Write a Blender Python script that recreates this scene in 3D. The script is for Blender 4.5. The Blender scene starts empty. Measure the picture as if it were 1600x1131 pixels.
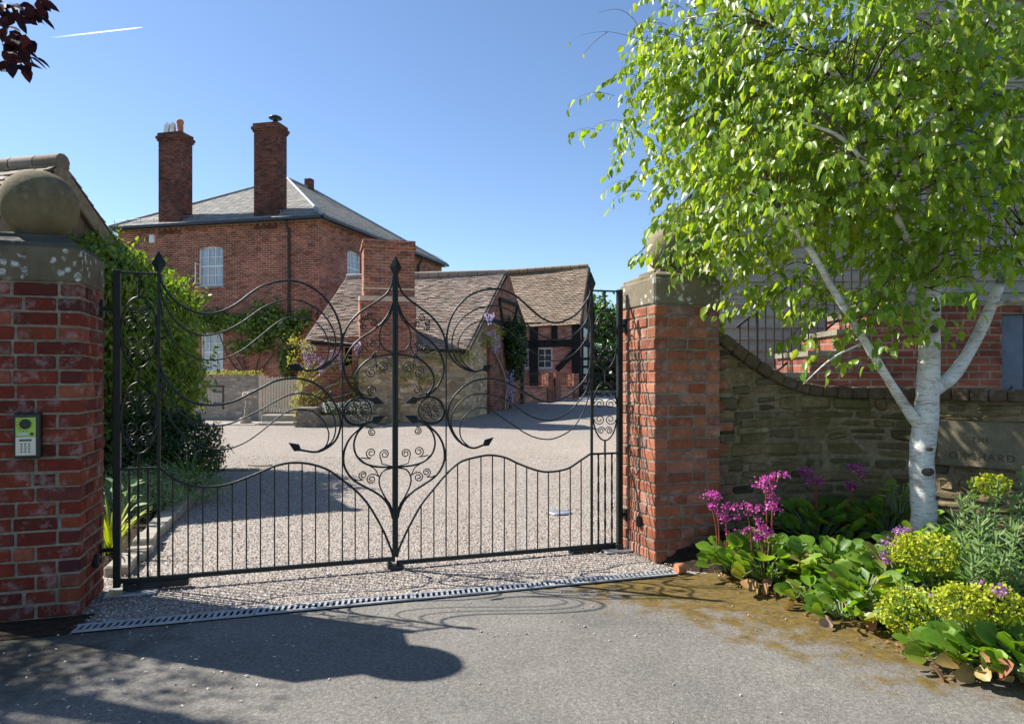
import bpy, bmesh, math, random
import numpy as np
from mathutils import Vector, Matrix, noise as mnoise
random.seed(11); RNG = np.random.default_rng(11)
S = bpy.context.scene
COL = S.collection
F, CX, HY, EYE = 1067.0, 800.0, 590.0, 1.25        # lens (in photo pixels), eye height: used to turn measurements into metres
def P(px, py, Y):                                    # measured point at depth Y -> metres
    return Vector(((px-CX)/F*Y, Y, EYE+(HY-py)/F*Y))
def V(*a): return Vector(a)
# ---------------------------------------------------------------- objects
LOC = {}
def tag(o, label=None, cat=None, group=None, kind=None):
    if label: o['label'] = label
    if cat: o['category'] = cat
    if group: o['group'] = group
    if kind: o['kind'] = kind
    return o
def thing(name, label, cat, loc=(0,0,0), group=None):
    o = bpy.data.objects.new(name, None); COL.objects.link(o)
    o.location = loc; o.empty_display_size = .1
    LOC[o.name] = Vector(loc)
    return tag(o, label, cat, group)
class MB:
    def __init__(s): s.v=[]; s.f=[]; s.m=[]; s.sm=[]
    def add(s, vs, fs, mi=0, smooth=False):
        b=len(s.v); s.v.extend([tuple(p) for p in vs])
        for f in fs: s.f.append(tuple(i+b for i in f)); s.m.append(mi); s.sm.append(smooth)
    def quad(s, a,b,c,d, mi=0): s.add([a,b,c,d],[(0,1,2,3)],mi)
    def poly(s, pts, mi=0): s.add(pts,[tuple(range(len(pts)))],mi)
    def box(s, o, ax, ay, az, mi=0):                 # corner o and three edge vectors
        o,ax,ay,az=map(Vector,(o,ax,ay,az))
        if ax.cross(ay).dot(az)<0: ax,ay=ay,ax
        p=[o,o+ax,o+ax+ay,o+ay]; p+= [q+az for q in p]
        s.add(p,[(3,2,1,0),(4,5,6,7),(0,1,5,4),(1,2,6,5),(2,3,7,6),(3,0,4,7)],mi)
    def cbox(s, c, ax, ay, az, mi=0):                # centre and full edge vectors
        c,ax,ay,az=map(Vector,(c,ax,ay,az)); s.box(c-ax/2-ay/2-az/2,ax,ay,az,mi)
    def bbox(s, c, ax, ay, az, b=.004, mi=0):        # chamfered box: centre, full vectors
        c,ax,ay,az=map(Vector,(c,ax,ay,az))
        lx,ly,lz=ax.length,ay.length,az.length
        if ax.cross(ay).dot(az)<0: ax,ay,lx,ly=ay,ax,ly,lx
        ux,uy,uz=ax/lx,ay/ly,az/lz
        hx,hy,hz=lx/2,ly/2,lz/2; b=min(b,hx*.45,hy*.45,hz*.45)
        vs=[]; idx={}
        def v(x,y,z):
            k=(round(x,6),round(y,6),round(z,6))
            if k not in idx: idx[k]=len(vs); vs.append(c+ux*x+uy*y+uz*z)
            return idx[k]
        fs=[]
        X,Yb,Z=hx-b,hy-b,hz-b
        for sg in (1,-1):
            f=[v(sg*hx,-Yb,-Z),v(sg*hx,Yb,-Z),v(sg*hx,Yb,Z),v(sg*hx,-Yb,Z)]; fs.append(f if sg>0 else f[::-1])
            f=[v(-X,sg*hy,-Z),v(-X,sg*hy,Z),v(X,sg*hy,Z),v(X,sg*hy,-Z)]; fs.append(f if sg>0 else f[::-1])
            f=[v(-X,-Yb,sg*hz),v(X,-Yb,sg*hz),v(X,Yb,sg*hz),v(-X,Yb,sg*hz)]; fs.append(f if sg>0 else f[::-1])
        for sx in (1,-1):
            for sy in (1,-1):
                f=[v(sx*hx,sy*Yb,-Z),v(sx*X,sy*hy,-Z),v(sx*X,sy*hy,Z),v(sx*hx,sy*Yb,Z)]; fs.append(f if sx*sy>0 else f[::-1])
            for sz in (1,-1):
                f=[v(sx*hx,-Yb,sz*Z),v(sx*hx,Yb,sz*Z),v(sx*X,Yb,sz*hz),v(sx*X,-Yb,sz*hz)]; fs.append(f if sx*sz>0 else f[::-1])
        for sy in (1,-1):
            for sz in (1,-1):
                f=[v(-X,sy*hy,sz*Z),v(-X,sy*Yb,sz*hz),v(X,sy*Yb,sz*hz),v(X,sy*hy,sz*Z)]; fs.append(f if sy*sz>0 else f[::-1])
        for sx in (1,-1):
            for sy in (1,-1):
                for sz in (1,-1):
                    f=[v(sx*hx,sy*Yb,sz*Z),v(sx*X,sy*hy,sz*Z),v(sx*X,sy*Yb,sz*hz)]; fs.append(f if sx*sy*sz>0 else f[::-1])
        s.add(vs,fs,mi)
    def tube(s, pts, r, n=6, mi=0, cap=True, smooth=True):
        pts=[Vector(p) for p in pts]; N=len(pts)
        rs=r if isinstance(r,(list,tuple)) else [r]*N
        t=(pts[1]-pts[0]).normalized()
        a=t.orthogonal().normalized()
        vs=[]; fs=[]
        for i,p in enumerate(pts):
            t2=((pts[min(i+1,N-1)]-pts[max(i-1,0)]))
            if t2.length<1e-9: t2=t
            t2.normalize()
            a=(a-t2*a.dot(t2))
            if a.length<1e-6: a=t2.orthogonal()
            a.normalize(); b=t2.cross(a)
            for k in range(n):
                w=2*math.pi*k/n
                vs.append(p+(a*math.cos(w)+b*math.sin(w))*rs[i])
        for i in range(N-1):
            for k in range(n):
                k2=(k+1)%n
                fs.append((i*n+k,i*n+k2,(i+1)*n+k2,(i+1)*n+k))
        s.add(vs,fs,mi,smooth)
        if cap:
            s.add(vs[:n][::-1],[tuple(range(n))],mi); s.add(vs[-n:],[tuple(range(n))],mi)
    def lathe(s, c, prof, n=24, mi=0, smooth=True):   # prof: (r,z)
        c=Vector(c); vs=[]; fs=[]
        for r,z in prof:
            for k in range(n):
                w=2*math.pi*k/n; vs.append(c+Vector((r*math.cos(w),r*math.sin(w),z)))
        for i in range(len(prof)-1):
            for k in range(n):
                k2=(k+1)%n; fs.append((i*n+k,i*n+k2,(i+1)*n+k2,(i+1)*n+k))
        s.add(vs,fs,mi,smooth)
        s.add(vs[:n][::-1],[tuple(range(n))],mi); s.add(vs[-n:],[tuple(range(n))],mi)
    def build(s, name, mat, parent=None, loc=None):
        root=parent
        while root is not None and root.parent is not None: root=root.parent
        L=LOC[root.name] if root is not None else Vector(loc or (0,0,0))
        me=bpy.data.meshes.new(name)
        va=np.array(s.v,dtype=np.float64)-np.array(L)
        me.from_pydata(va.tolist(),[],s.f)
        for m in (mat if isinstance(mat,(list,tuple)) else [mat]): me.materials.append(m)
        me.polygons.foreach_set('material_index',s.m)
        me.polygons.foreach_set('use_smooth',s.sm)
        me.update()
        metric_uv(me, np.array(L))
        o=bpy.data.objects.new(name,me); COL.objects.link(o)
        if parent is not None: o.parent=parent
        else: o.location=L; LOC[o.name]=L
        return o
def metric_uv(me, L):
    uv=me.uv_layers.new(name='m')
    n=len(me.loops)
    vi=np.empty(n,dtype=np.int32); me.loops.foreach_get('vertex_index',vi)
    co=np.empty(len(me.vertices)*3); me.vertices.foreach_get('co',co); co=co.reshape(-1,3)+L
    nf=len(me.polygons)
    no=np.empty(nf*3); me.polygons.foreach_get('normal',no); no=no.reshape(-1,3)
    tot=np.empty(nf,dtype=np.int32); me.polygons.foreach_get('loop_total',tot)
    N=np.repeat(no,tot,axis=0)
    h=np.stack([-N[:,1],N[:,0],np.zeros(n)],1); l=np.linalg.norm(h,axis=1)
    flat=l<.2
    h=h/np.maximum(l,1e-6)[:,None]; h[flat]=(1,0,0)
    w=np.cross(N,h); w[flat]=(0,1,0)
    # walls: v is height itself so that courses line up round corners
    p=co[vi]
    u=(p*h).sum(1); v=(p*w).sum(1)
    st=np.abs(N[:,2])<.05
    v[st]=p[st][:,2]
    uv.data.foreach_set('uv',np.stack([u,v],1).ravel().astype(np.float32))
def mesh_np(name, verts, faces_flat, tot, mat, parent=None, loc=None, smooth=False, mi=None):
    root=parent
    while root is not None and root.parent is not None: root=root.parent
    L=np.array(LOC[root.name] if root is not None else Vector(loc or (0,0,0)))
    me=bpy.data.meshes.new(name)
    me.vertices.add(len(verts)); me.vertices.foreach_set('co',(np.asarray(verts)-L).ravel())
    me.loops.add(len(faces_flat)); me.loops.foreach_set('vertex_index',np.asarray(faces_flat,dtype=np.int32))
    me.polygons.add(len(tot))
    st=np.concatenate([[0],np.cumsum(tot)[:-1]]).astype(np.int32)
    me.polygons.foreach_set('loop_start',st)
    me.polygons.foreach_set('loop_total',np.asarray(tot,dtype=np.int32))
    for m in (mat if isinstance(mat,(list,tuple)) else [mat]): me.materials.append(m)
    if mi is not None: me.polygons.foreach_set('material_index',np.asarray(mi,dtype=np.int32))
    if smooth: me.polygons.foreach_set('use_smooth',np.ones(len(tot),dtype=bool))
    me.update(calc_edges=True); me.validate()
    o=bpy.data.objects.new(name,me); COL.objects.link(o)
    if parent is not None: o.parent=parent
    else: o.location=L.tolist(); LOC[o.name]=Vector(L)
    return o
def catmull(pts, k=6, closed=False):
    pts=[Vector(p) for p in pts]; n=len(pts); out=[]
    rng=range(n if closed else n-1)
    for i in rng:
        if closed: p0,p1,p2,p3=pts[(i-1)%n],pts[i],pts[(i+1)%n],pts[(i+2)%n]
        else:
            p1,p2=pts[i],pts[i+1]
            p0=pts[i-1] if i>0 else p1*2-p2
            p3=pts[i+2] if i+2<n else p2*2-p1
        for j in range(k):
            t=j/k
            out.append(.5*((2*p1)+(p2-p0)*t+(2*p0-5*p1+4*p2-p3)*t*t+(3*p1-p0-3*p2+p3)*t**3))
    out.append(pts[0].copy() if closed else pts[-1].copy())
    return out
# ---------------------------------------------------------------- materials
class NT:
    def __init__(s,name):
        s.m=bpy.data.materials.new(name); s.m.use_nodes=True
        s.t=s.m.node_tree; s.b=s.t.nodes['Principled BSDF']; s.out=s.t.nodes['Material Output']
        s.b.inputs['Specular IOR Level'].default_value=.3
    def n(s,typ,**kw):
        nd=s.t.nodes.new(typ)
        for k,v in kw.items():
            if k.startswith('i_'):
                key=k[2:].replace('_',' '); nd.inputs[int(key) if key.isdigit() else key].default_value=v
            else: setattr(nd,k,v)
        return nd
    def l(s,a,b): s.t.links.new(a,b)
    def coord(s,which='Object',scale=None):
        c=s.n('ShaderNodeTexCoord'); o=c.outputs[which]
        if scale:
            mp=s.n('ShaderNodeMapping'); mp.inputs['Scale'].default_value=scale; s.l(o,mp.inputs[0]); o=mp.outputs[0]
        return o
    def noise(s,vec,scale,detail=4,rough=.6,dist=0):
        nd=s.n('ShaderNodeTexNoise'); nd.inputs['Scale'].default_value=scale; nd.inputs['Detail'].default_value=detail
        nd.inputs['Roughness'].default_value=rough; nd.inputs['Distortion'].default_value=dist
        if vec is not None: s.l(vec,nd.inputs['Vector'])
        return nd.outputs['Fac']
    def ramp(s,fac,stops,interp='LINEAR'):
        nd=s.n('ShaderNodeValToRGB'); cr=nd.color_ramp; cr.interpolation=interp
        while len(cr.elements)<len(stops): cr.elements.new(.5)
        for e,(p,c) in zip(cr.elements,stops):
            e.position=p; e.color=(c[0],c[1],c[2],1) if not isinstance(c,(int,float)) else (c,c,c,1)
        s.l(fac,nd.inputs[0]); return nd.outputs[0]
    def mix(s,fac,a,b,mode='MIX'):
        nd=s.n('ShaderNodeMix',data_type='RGBA',blend_type=mode)
        for inp,val in ((nd.inputs[0],fac),(nd.inputs[6],a),(nd.inputs[7],b)):
            if isinstance(val,bpy.types.NodeSocket): s.l(val,inp)
            elif isinstance(val,(int,float)): inp.default_value=val
            else: inp.default_value=(*val[:3],1)
        return nd.outputs[2]
    def math(s,op,a,b=None,clamp=False):
        nd=s.n('ShaderNodeMath',operation=op,use_clamp=clamp)
        for inp,val in ((nd.inputs[0],a),(nd.inputs[1],b)):
            if val is None: continue
            if isinstance(val,bpy.types.NodeSocket): s.l(val,inp)
            else: inp.default_value=val
        return nd.outputs[0]
    def island(s): return s.n('ShaderNodeNewGeometry').outputs['Random Per Island']
    def bump(s,h,dist=.01,strength=1,prev=None):
        nd=s.n('ShaderNodeBump'); nd.inputs['Distance'].default_value=dist; nd.inputs['Strength'].default_value=strength
        s.l(h,nd.inputs['Height'])
        if prev is not None: s.l(prev,nd.inputs['Normal'])
        return nd.outputs[0]
    def done(s,col=None,rough=.8,normal=None,spec=None,metal=None):
        if col is not None:
            if isinstance(col,bpy.types.NodeSocket): s.l(col,s.b.inputs['Base Color'])
            else: s.b.inputs['Base Color'].default_value=(*col[:3],1)
        if isinstance(rough,bpy.types.NodeSocket): s.l(rough,s.b.inputs['Roughness'])
        else: s.b.inputs['Roughness'].default_value=rough
        if normal is not None: s.l(normal,s.b.inputs['Normal'])
        if spec is not None: s.b.inputs['Specular IOR Level'].default_value=spec
        if metal is not None: s.b.inputs['Metallic'].default_value=metal
        return s.m
M={}
def mk_plain(name,col,rough=.6,metal=0,spec=.4,vary=.25,sc=9):
    k=NT(name); c=k.coord(); f=k.noise(c,sc,5)
    lo=tuple(x*(1-vary) for x in col); hi=tuple(min(1,x*(1+vary)) for x in col)
    M[name]=k.done(k.ramp(f,[(.3,lo),(.7,hi)]),rough,k.bump(k.noise(c,sc*12,3),.002,.4),spec,metal); return M[name]
def mk_leaf(name,cols,trans=.35,tcol=None,rough=.45,spec=.5,back=None):
    k=NT(name); f=k.island()
    n=len(cols)
    st=[((i+.5)/n,c) for i,c in enumerate(cols)]
    col=k.ramp(f,st)
    big=k.noise(k.coord(),1.6,3)
    col=k.mix(.4,col,k.ramp(k.noise(k.coord(),45,3,.6),[(.3,(.55,.6,.5)),(.7,(1.4,1.3,1.15))]),'MULTIPLY')
    col=k.mix(.5,col,k.ramp(big,[(.3,(.62,.66,.6)),(.7,(1.25,1.2,1.1))]),'MULTIPLY')
    k.done(col,rough,None,spec)
    if trans>0:
        tr=k.n('ShaderNodeBsdfTranslucent')
        tc=k.mix(1.0,col,tcol or (1.5,1.5,.5),'MULTIPLY'); k.l(tc,tr.inputs[0])
        ms=k.n('ShaderNodeMixShader'); ms.inputs[0].default_value=trans
        k.l(k.b.outputs[0],ms.inputs[1]); k.l(tr.outputs[0],ms.inputs[2]); k.l(ms.outputs[0],k.out.inputs[0])
    M[name]=k.m; return k.m
# individually modelled bricks: colour differs brick by brick, with lime bloom and soot
def mk_brick_piece(name,cols,bloom=.45,dirt=.3):
    k=NT(name); f=k.island(); c=k.coord()
    col=k.ramp(f,[((i+.5)/len(cols),q) for i,q in enumerate(cols)])
    col=k.mix(.55,col,k.ramp(k.noise(c,26,5,.7),[(.25,(.45,.45,.45)),(.75,(1.5,1.45,1.4))]),'MULTIPLY')
    bl=k.math('MULTIPLY',k.ramp(k.noise(c,9,6,.7),[(.52,0),(.68,1)]),bloom)
    col=k.mix(bl,col,(.42,.36,.33))
    dk=k.math('MULTIPLY',k.ramp(k.noise(c,3.3,5,.65),[(.5,0),(.7,1)]),dirt)
    col=k.mix(dk,col,(.035,.03,.02))
    b=k.bump(k.noise(c,60,5,.7),.006,.8,k.bump(k.noise(c,15,3),.01,.5))
    M[name]=k.done(col,.9,b,.2); return k.m
def mk_mortar(name,col,moss=.3):
    k=NT(name); c=k.coord()
    cc=k.ramp(k.noise(c,30,5,.7),[(.3,tuple(x*.55 for x in col)),(.7,tuple(x*1.25 for x in col))])
    ms=k.math('MULTIPLY',k.ramp(k.noise(c,4,4),[(.45,0),(.65,1)]),moss)
    cc=k.mix(ms,cc,(.07,.075,.02))
    M[name]=k.done(cc,.95,k.bump(k.noise(c,120,4),.004,.8),.1); return k.m
# far brickwork: metric brick pattern from wall UVs
def mk_brick(name,c1,c2,mort,soot=.3,bw=.225,rh=.078,bloom=.2,ms=.011):
    k=NT(name); uv=k.coord('UV'); c=k.coord()
    wob=k.n('ShaderNodeVectorMath',operation='ADD')
    nz=k.n('ShaderNodeTexNoise'); nz.inputs['Scale'].default_value=1.5; k.l(uv,nz.inputs['Vector'])
    sc=k.n('ShaderNodeVectorMath',operation='SCALE'); sc.inputs['Scale'].default_value=.03; k.l(nz.outputs['Color'],sc.inputs[0])
    k.l(uv,wob.inputs[0]); k.l(sc.outputs[0],wob.inputs[1])
    bt=k.n('ShaderNodeTexBrick'); bt.inputs['Scale'].default_value=1
    bt.inputs['Brick Width'].default_value=bw; bt.inputs['Row Height'].default_value=rh; bt.inputs['Mortar Size'].default_value=ms
    bt.inputs['Mortar Smooth'].default_value=.3; bt.inputs['Bias'].default_value=-.1
    bt.inputs['Color1'].default_value=(*c1,1); bt.inputs['Color2'].default_value=(*c2,1); bt.inputs['Mortar'].default_value=(*mort,1)
    k.l(wob.outputs[0],bt.inputs['Vector'])
    col=k.mix(.75,bt.outputs['Color'],k.ramp(k.noise(c,1.1,6,.7),[(.25,(.55,.55,.56)),(.75,(1.4,1.38,1.35))]),'MULTIPLY')
    # single odd bricks, via stretched cells
    vo=k.n('ShaderNodeTexVoronoi'); vo.inputs['Scale'].default_value=1; 
    mp=k.n('ShaderNodeMapping'); mp.inputs['Scale'].default_value=(1/bw,1/rh,1); k.l(wob.outputs[0],mp.inputs[0]); k.l(mp.outputs[0],vo.inputs['Vector'])
    odd=k.ramp(vo.outputs['Color'],[(.15,(.35,.33,.38)),(.35,(.9,.9,.92)),(.65,(1.1,1.08,1.05)),(.9,(1.7,1.6,1.5))])
    col=k.mix(.55,col,odd,'MULTIPLY')
    bl=k.math('MULTIPLY',k.ramp(k.noise(c,2.3,6,.7),[(.55,0),(.72,1)]),bloom); col=k.mix(bl,col,(.4,.34,.31))
    so=k.math('MULTIPLY',k.ramp(k.noise(c,.8,6,.7),[(.5,0),(.7,1)]),soot); col=k.mix(so,col,(.03,.025,.022))
    inv=k.math('SUBTRACT',1,bt.outputs['Fac'])
    M[name]=k.done(col,.9,k.bump(k.noise(c,40,4),.006,.5,k.bump(inv,.008,.8)),.15); return k.m
def mk_stone(name,c1,c2,c3,sc=(3,6,3),mort=(.22,.19,.14),rough=.95):
    k=NT(name); c=k.coord('UV'); o=k.coord()
    mp=k.n('ShaderNodeMapping'); mp.inputs['Scale'].default_value=(sc[0],sc[1],1); k.l(c,mp.inputs[0])
    nz=k.n('ShaderNodeTexNoise'); nz.inputs['Scale'].default_value=1.3; k.l(mp.outputs[0],nz.inputs['Vector'])
    s2=k.n('ShaderNodeVectorMath',operation='SCALE'); s2.inputs['Scale'].default_value=.5; k.l(nz.outputs['Color'],s2.inputs[0])
    ad=k.n('ShaderNodeVectorMath',operation='ADD'); k.l(mp.outputs[0],ad.inputs[0]); k.l(s2.outputs[0],ad.inputs[1])
    v=k.n('ShaderNodeTexVoronoi',voronoi_dimensions='2D'); v.inputs['Scale'].default_value=1; v.inputs['Randomness'].default_value=.85; k.l(ad.outputs[0],v.inputs['Vector'])
    ve=k.n('ShaderNodeTexVoronoi',voronoi_dimensions='2D',feature='DISTANCE_TO_EDGE'); ve.inputs['Scale'].default_value=1; ve.inputs['Randomness'].default_value=.85; k.l(ad.outputs[0],ve.inputs['Vector'])
    col=k.ramp(v.outputs['Color'],[(.15,c1),(.5,c2),(.85,c3)])
    col=k.mix(.7,col,k.ramp(k.noise(o,7,6,.7),[(.25,(.5,.5,.5)),(.75,(1.4,1.38,1.3))]),'MULTIPLY')
    ed=k.ramp(ve.outputs['Distance'],[(.02,1),(.07,0)])
    col=k.mix(k.math('MULTIPLY',ed,.75),col,mort)
    li=k.ramp(k.noise(o,14,5,.75),[(.62,0),(.68,1)]); col=k.mix(k.math('MULTIPLY',li,.4),col,(.45,.44,.38))
    M[name]=k.done(col,rough,k.bump(k.noise(o,25,5,.7),.02,.7,k.bump(ve.outputs['Distance'],.05,.5)),.15); return k.m
def mk_ashlar(name,base,lichen=.6,liccol=(.5,.5,.45),moss=.3,sc=1.0):
    k=NT(name); o=k.coord()
    col=k.ramp(k.noise(o,6*sc,6,.7),[(.25,tuple(x*.45 for x in base)),(.75,tuple(x*1.4 for x in base))])
    mo=k.math('MULTIPLY',k.ramp(k.noise(o,3*sc,5,.6),[(.45,0),(.7,1)]),moss); col=k.mix(mo,col,(.06,.06,.018))
    v=k.n('ShaderNodeTexVoronoi'); v.inputs['Scale'].default_value=22*sc
    ad=k.n('ShaderNodeVectorMath',operation='ADD'); nz=k.n('ShaderNodeTexNoise'); nz.inputs['Scale'].default_value=30*sc; nz.inputs['Detail'].default_value=4; k.l(o,nz.inputs['Vector'])
    s2=k.n('ShaderNodeVectorMath',operation='SCALE'); s2.inputs['Scale'].default_value=.03/sc; k.l(nz.outputs['Color'],s2.inputs[0]); k.l(o,ad.inputs[0]); k.l(s2.outputs[0],ad.inputs[1]); k.l(ad.outputs[0],v.inputs['Vector'])
    spot=k.math('MULTIPLY',k.ramp(v.outputs['Distance'],[(.30,1),(.45,0)]),k.ramp(k.noise(o,70*sc,4,.8),[(.38,.1),(.55,1)])); zone=k.ramp(k.noise(o,5.5*sc,4),[(.5,0),(.56,1)])
    col=k.mix(k.math('MULTIPLY',k.math('MULTIPLY',spot,zone),lichen),col,liccol)
    M[name]=k.done(col,.92,k.bump(k.noise(o,90*sc,5,.7),.006,.7,k.bump(k.noise(o,18*sc,4),.01,.4)),.15); return k.m
def mk_tile(name,cols,lichen=.3,liccol=(.45,.43,.35),dark=.4):
    k=NT(name); f=k.island(); o=k.coord()
    col=k.ramp(f,[((i+.5)/len(cols),q) for i,q in enumerate(cols)])
    col=k.mix(.6,col,k.ramp(k.noise(o,18,5,.7),[(.25,(.5,.5,.5)),(.75,(1.4,1.4,1.35))]),'MULTIPLY')
    dz=k.math('MULTIPLY',k.ramp(k.noise(o,1.2,5,.6),[(.42,0),(.68,1)]),dark); col=k.mix(dz,col,(.06,.05,.035))
    li=k.math('MULTIPLY',k.ramp(k.noise(o,7,7,.8),[(.58,0),(.66,1)]),lichen); col=k.mix(li,col,liccol)
    M[name]=k.done(col,.85,k.bump(k.noise(o,60,4),.005,.6),.25); return k.m
def mk_wood(name,col,grain=(1,1,14),rough=.85,vary=.45):
    k=NT(name); o=k.coord('Object',grain)
    c=k.ramp(k.noise(o,4,6,.7),[(.25,tuple(x*(1-vary) for x in col)),(.75,tuple(x*(1+vary) for x in col))])
    M[name]=k.done(c,rough,k.bump(k.noise(o,9,5,.7),.006,.7),.2); return k.m

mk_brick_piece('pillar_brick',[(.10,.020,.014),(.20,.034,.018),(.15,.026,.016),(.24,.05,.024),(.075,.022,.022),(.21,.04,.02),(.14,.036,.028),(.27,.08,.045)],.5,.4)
mk_brick_piece('pillar_brick_orange',[(.28,.088,.044),(.38,.135,.068),(.21,.074,.042),(.42,.18,.11),(.31,.10,.05),(.23,.12,.085)],.5,.6)  # more orange brick of the right pier
mk_mortar('pillar_mortar',(.26,.22,.17),.35)
mk_brick('house_brick',(.37,.115,.066),(.22,.066,.045),(.42,.31,.235),.3,bloom=.28)
mk_brick('chimney_brick',(.20,.058,.036),(.085,.032,.028),(.15,.11,.085),.85,bloom=.12)
mk_brick('shed_brick',(.35,.115,.065),(.22,.07,.048),(.32,.25,.19),.25,bloom=.3)
mk_brick('cottage_brick',(.50,.20,.125),(.36,.14,.09),(.48,.38,.30),.15,bloom=.3)
mk_brick('stair_brick',(.27,.088,.052),(.15,.05,.04),(.24,.19,.15),.5,bloom=.3)
mk_stone('shed_stone',(.50,.35,.20),(.28,.215,.15),(.66,.50,.31),(4.2,10,1),(.24,.19,.125))
mk_stone('yard_stone',(.40,.35,.28),(.28,.235,.20),(.50,.43,.36),(4.5,11,1),(.27,.22,.18))
mk_stone('rubble_far',(.26,.23,.18),(.17,.15,.12),(.33,.29,.23),(5,8,1))
mk_ashlar('cap_stone',(.17,.14,.095),.95,(.60,.61,.57),.4)
mk_ashlar('ball_stone',(.19,.155,.09),.2,(.42,.38,.28),.4)
mk_ashlar('plinth_stone',(.085,.085,.075),.3,(.4,.4,.36),.3)
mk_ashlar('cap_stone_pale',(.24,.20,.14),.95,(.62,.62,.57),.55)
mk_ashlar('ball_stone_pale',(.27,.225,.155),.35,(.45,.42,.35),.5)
mk_ashlar('trough_stone',(.25,.225,.16),.4,(.5,.48,.42),.3,.5)
mk_ashlar('plaque_stone',(.25,.21,.14),.12,(.5,.48,.42),.3)
mk_ashlar('paving_stone',(.33,.30,.25),.3,(.5,.48,.42),.2,.6)
mk_tile('clay_tile',[(.32,.245,.20),(.38,.30,.245),(.28,.21,.17),(.42,.345,.29),(.35,.25,.195),(.31,.255,.21)],.35)
mk_tile('old_clay_tile',[(.26,.19,.135),(.31,.23,.165),(.22,.165,.12),(.35,.27,.20),(.28,.195,.135),(.24,.19,.145)],.6,(.42,.40,.33),.35)
mk_tile('barn_tile',[(.21,.17,.125),(.27,.22,.17),(.165,.13,.095),(.32,.265,.21)],.35,(.5,.5,.4),.25)
mk_tile('slate',[(.19,.19,.18),(.23,.225,.21),(.27,.26,.235),(.21,.205,.195),(.31,.295,.265)],.4,(.38,.36,.31),.2)
mk_plain('wrought_iron',(.007,.012,.011),.42,0,.35,.3,30)
mk_plain('black_plastic',(.012,.012,.013),.35,0,.5,.2)
mk_plain('black_paint',(.018,.019,.022),.4,0,.5,.2)
mk_plain('galvanised',(.36,.37,.38),.55,.35,.5,.3,14)
mk_plain('steel_plate',(.45,.46,.47),.38,.7,.5,.35,8)
mk_plain('dark_void',(.006,.006,.006),.9,0,.1,.1)
mk_plain('white_paint',(.80,.80,.77),.5,0,.4,.08,6)
mk_plain('cream_paint',(.66,.63,.52),.55,0,.4,.1,6)
mk_plain('lead_grey',(.30,.32,.34),.5,.2,.4,.25,6)
mk_plain('blue_paint',(.095,.125,.19),.5,0,.4,.2,5)
mk_plain('blind_grey',(.35,.36,.34),.6,0,.3,.15)
mk_plain('curtain',(.72,.72,.70),.8,0,.2,.15,4)
mk_plain('terracotta',(.42,.17,.09),.8,0,.2,.3)
mk_plain('render_band',(.56,.42,.30),.85,0,.2,.2,8)
mk_plain('intercom_lime',(.36,.52,.07),.45,0,.4,.08)
mk_plain('intercom_beige',(.66,.62,.48),.45,0,.4,.06)
mk_plain('intercom_screen',(.06,.08,.075),.25,0,.5,.1)
mk_plain('print_dark',(.03,.04,.03),.5,0,.3,.1)
mk_plain('pale_label',(.45,.55,.55),.4,0,.4,.05)
mk_plain('engraving',(.085,.068,.045),.95,0,.1,.2)
mk_wood('oak_weathered',(.44,.385,.32),(9,9,1.2))
mk_wood('picket_wood',(.60,.53,.40),(9,9,1.2),vary=.25)
mk_wood('tarred_timber',(.022,.02,.02),(6,6,1.5))
mk_wood('barn_board',(.17,.115,.07),(14,14,1.0))
mk_wood('bargeboard',(.20,.15,.10),(5,5,3))
mk_wood('clapboard',(.36,.325,.26),(1.0,1.0,9),vary=.25)
mk_wood('bark_dark',(.10,.08,.06),(3,3,1))
mk_wood('vine_stem',(.34,.28,.19),(6,6,2))
k=NT('lens_glass'); M['lens_glass']=k.done((.02,.025,.03),.05,None,.9)
k=NT('window_glass'); M['window_glass']=k.done(k.ramp(k.noise(k.coord(),1.2,3),[(.35,(.035,.045,.055)),(.65,(.09,.11,.13))]),.04,k.bump(k.noise(k.coord(),2.2,2),.02,.25),.9)
# foliage
mk_leaf('birch_leaf',[(.15,.27,.026),(.22,.37,.036),(.30,.45,.055),(.11,.22,.022),(.38,.50,.09),(.20,.34,.03),(.33,.44,.06)],.55,(1.7,1.5,.5),.36,.6)
mk_leaf('creeper_leaf',[(.09,.18,.022),(.14,.25,.03),(.20,.31,.036),(.055,.12,.018),(.28,.35,.055),(.115,.21,.026)],.42,(1.6,1.5,.5),.38,.45)
mk_leaf('box_leaf',[(.022,.05,.012),(.03,.07,.014),(.045,.09,.018),(.018,.04,.01)],.2,(1.4,1.4,.5),.4,.4)
mk_leaf('rose_leaf',[(.09,.19,.028),(.15,.27,.04),(.06,.12,.022),(.22,.33,.07),(.38,.45,.24)],.35,None,.4,.5)  # palest tone puts highlights into the leaf colour
mk_leaf('ivy_leaf',[(.02,.05,.012),(.03,.07,.014),(.04,.085,.016),(.05,.10,.02)],.2,None,.4,.5)
mk_leaf('yellow_leaf',[(.26,.27,.05),(.33,.31,.08),(.20,.24,.04),(.38,.33,.11)],.35,None,.5,.3)
mk_leaf('lilac_petal',[(.56,.50,.70),(.66,.60,.80),(.46,.38,.64)],.3,(1.2,1.1,1.4),.6,.2)
mk_leaf('bergenia_leaf',[(.10,.22,.026),(.15,.31,.034),(.21,.38,.04),(.08,.18,.024),(.27,.42,.06),(.13,.27,.034),(.30,.36,.06),(.17,.34,.045),(.38,.29,.12)],.5,(1.6,1.5,.45),.44,.4)
mk_leaf('bergenia_red',[(.34,.19,.13),(.46,.30,.22),(.28,.24,.08),(.36,.15,.10)],.25,(1.4,1.0,.8),.4,.4)
mk_leaf('magenta_petal',[(.50,.07,.37),(.60,.12,.46),(.40,.04,.30),(.66,.22,.55)],.35,(1.3,.9,1.3),.6,.2)
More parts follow.
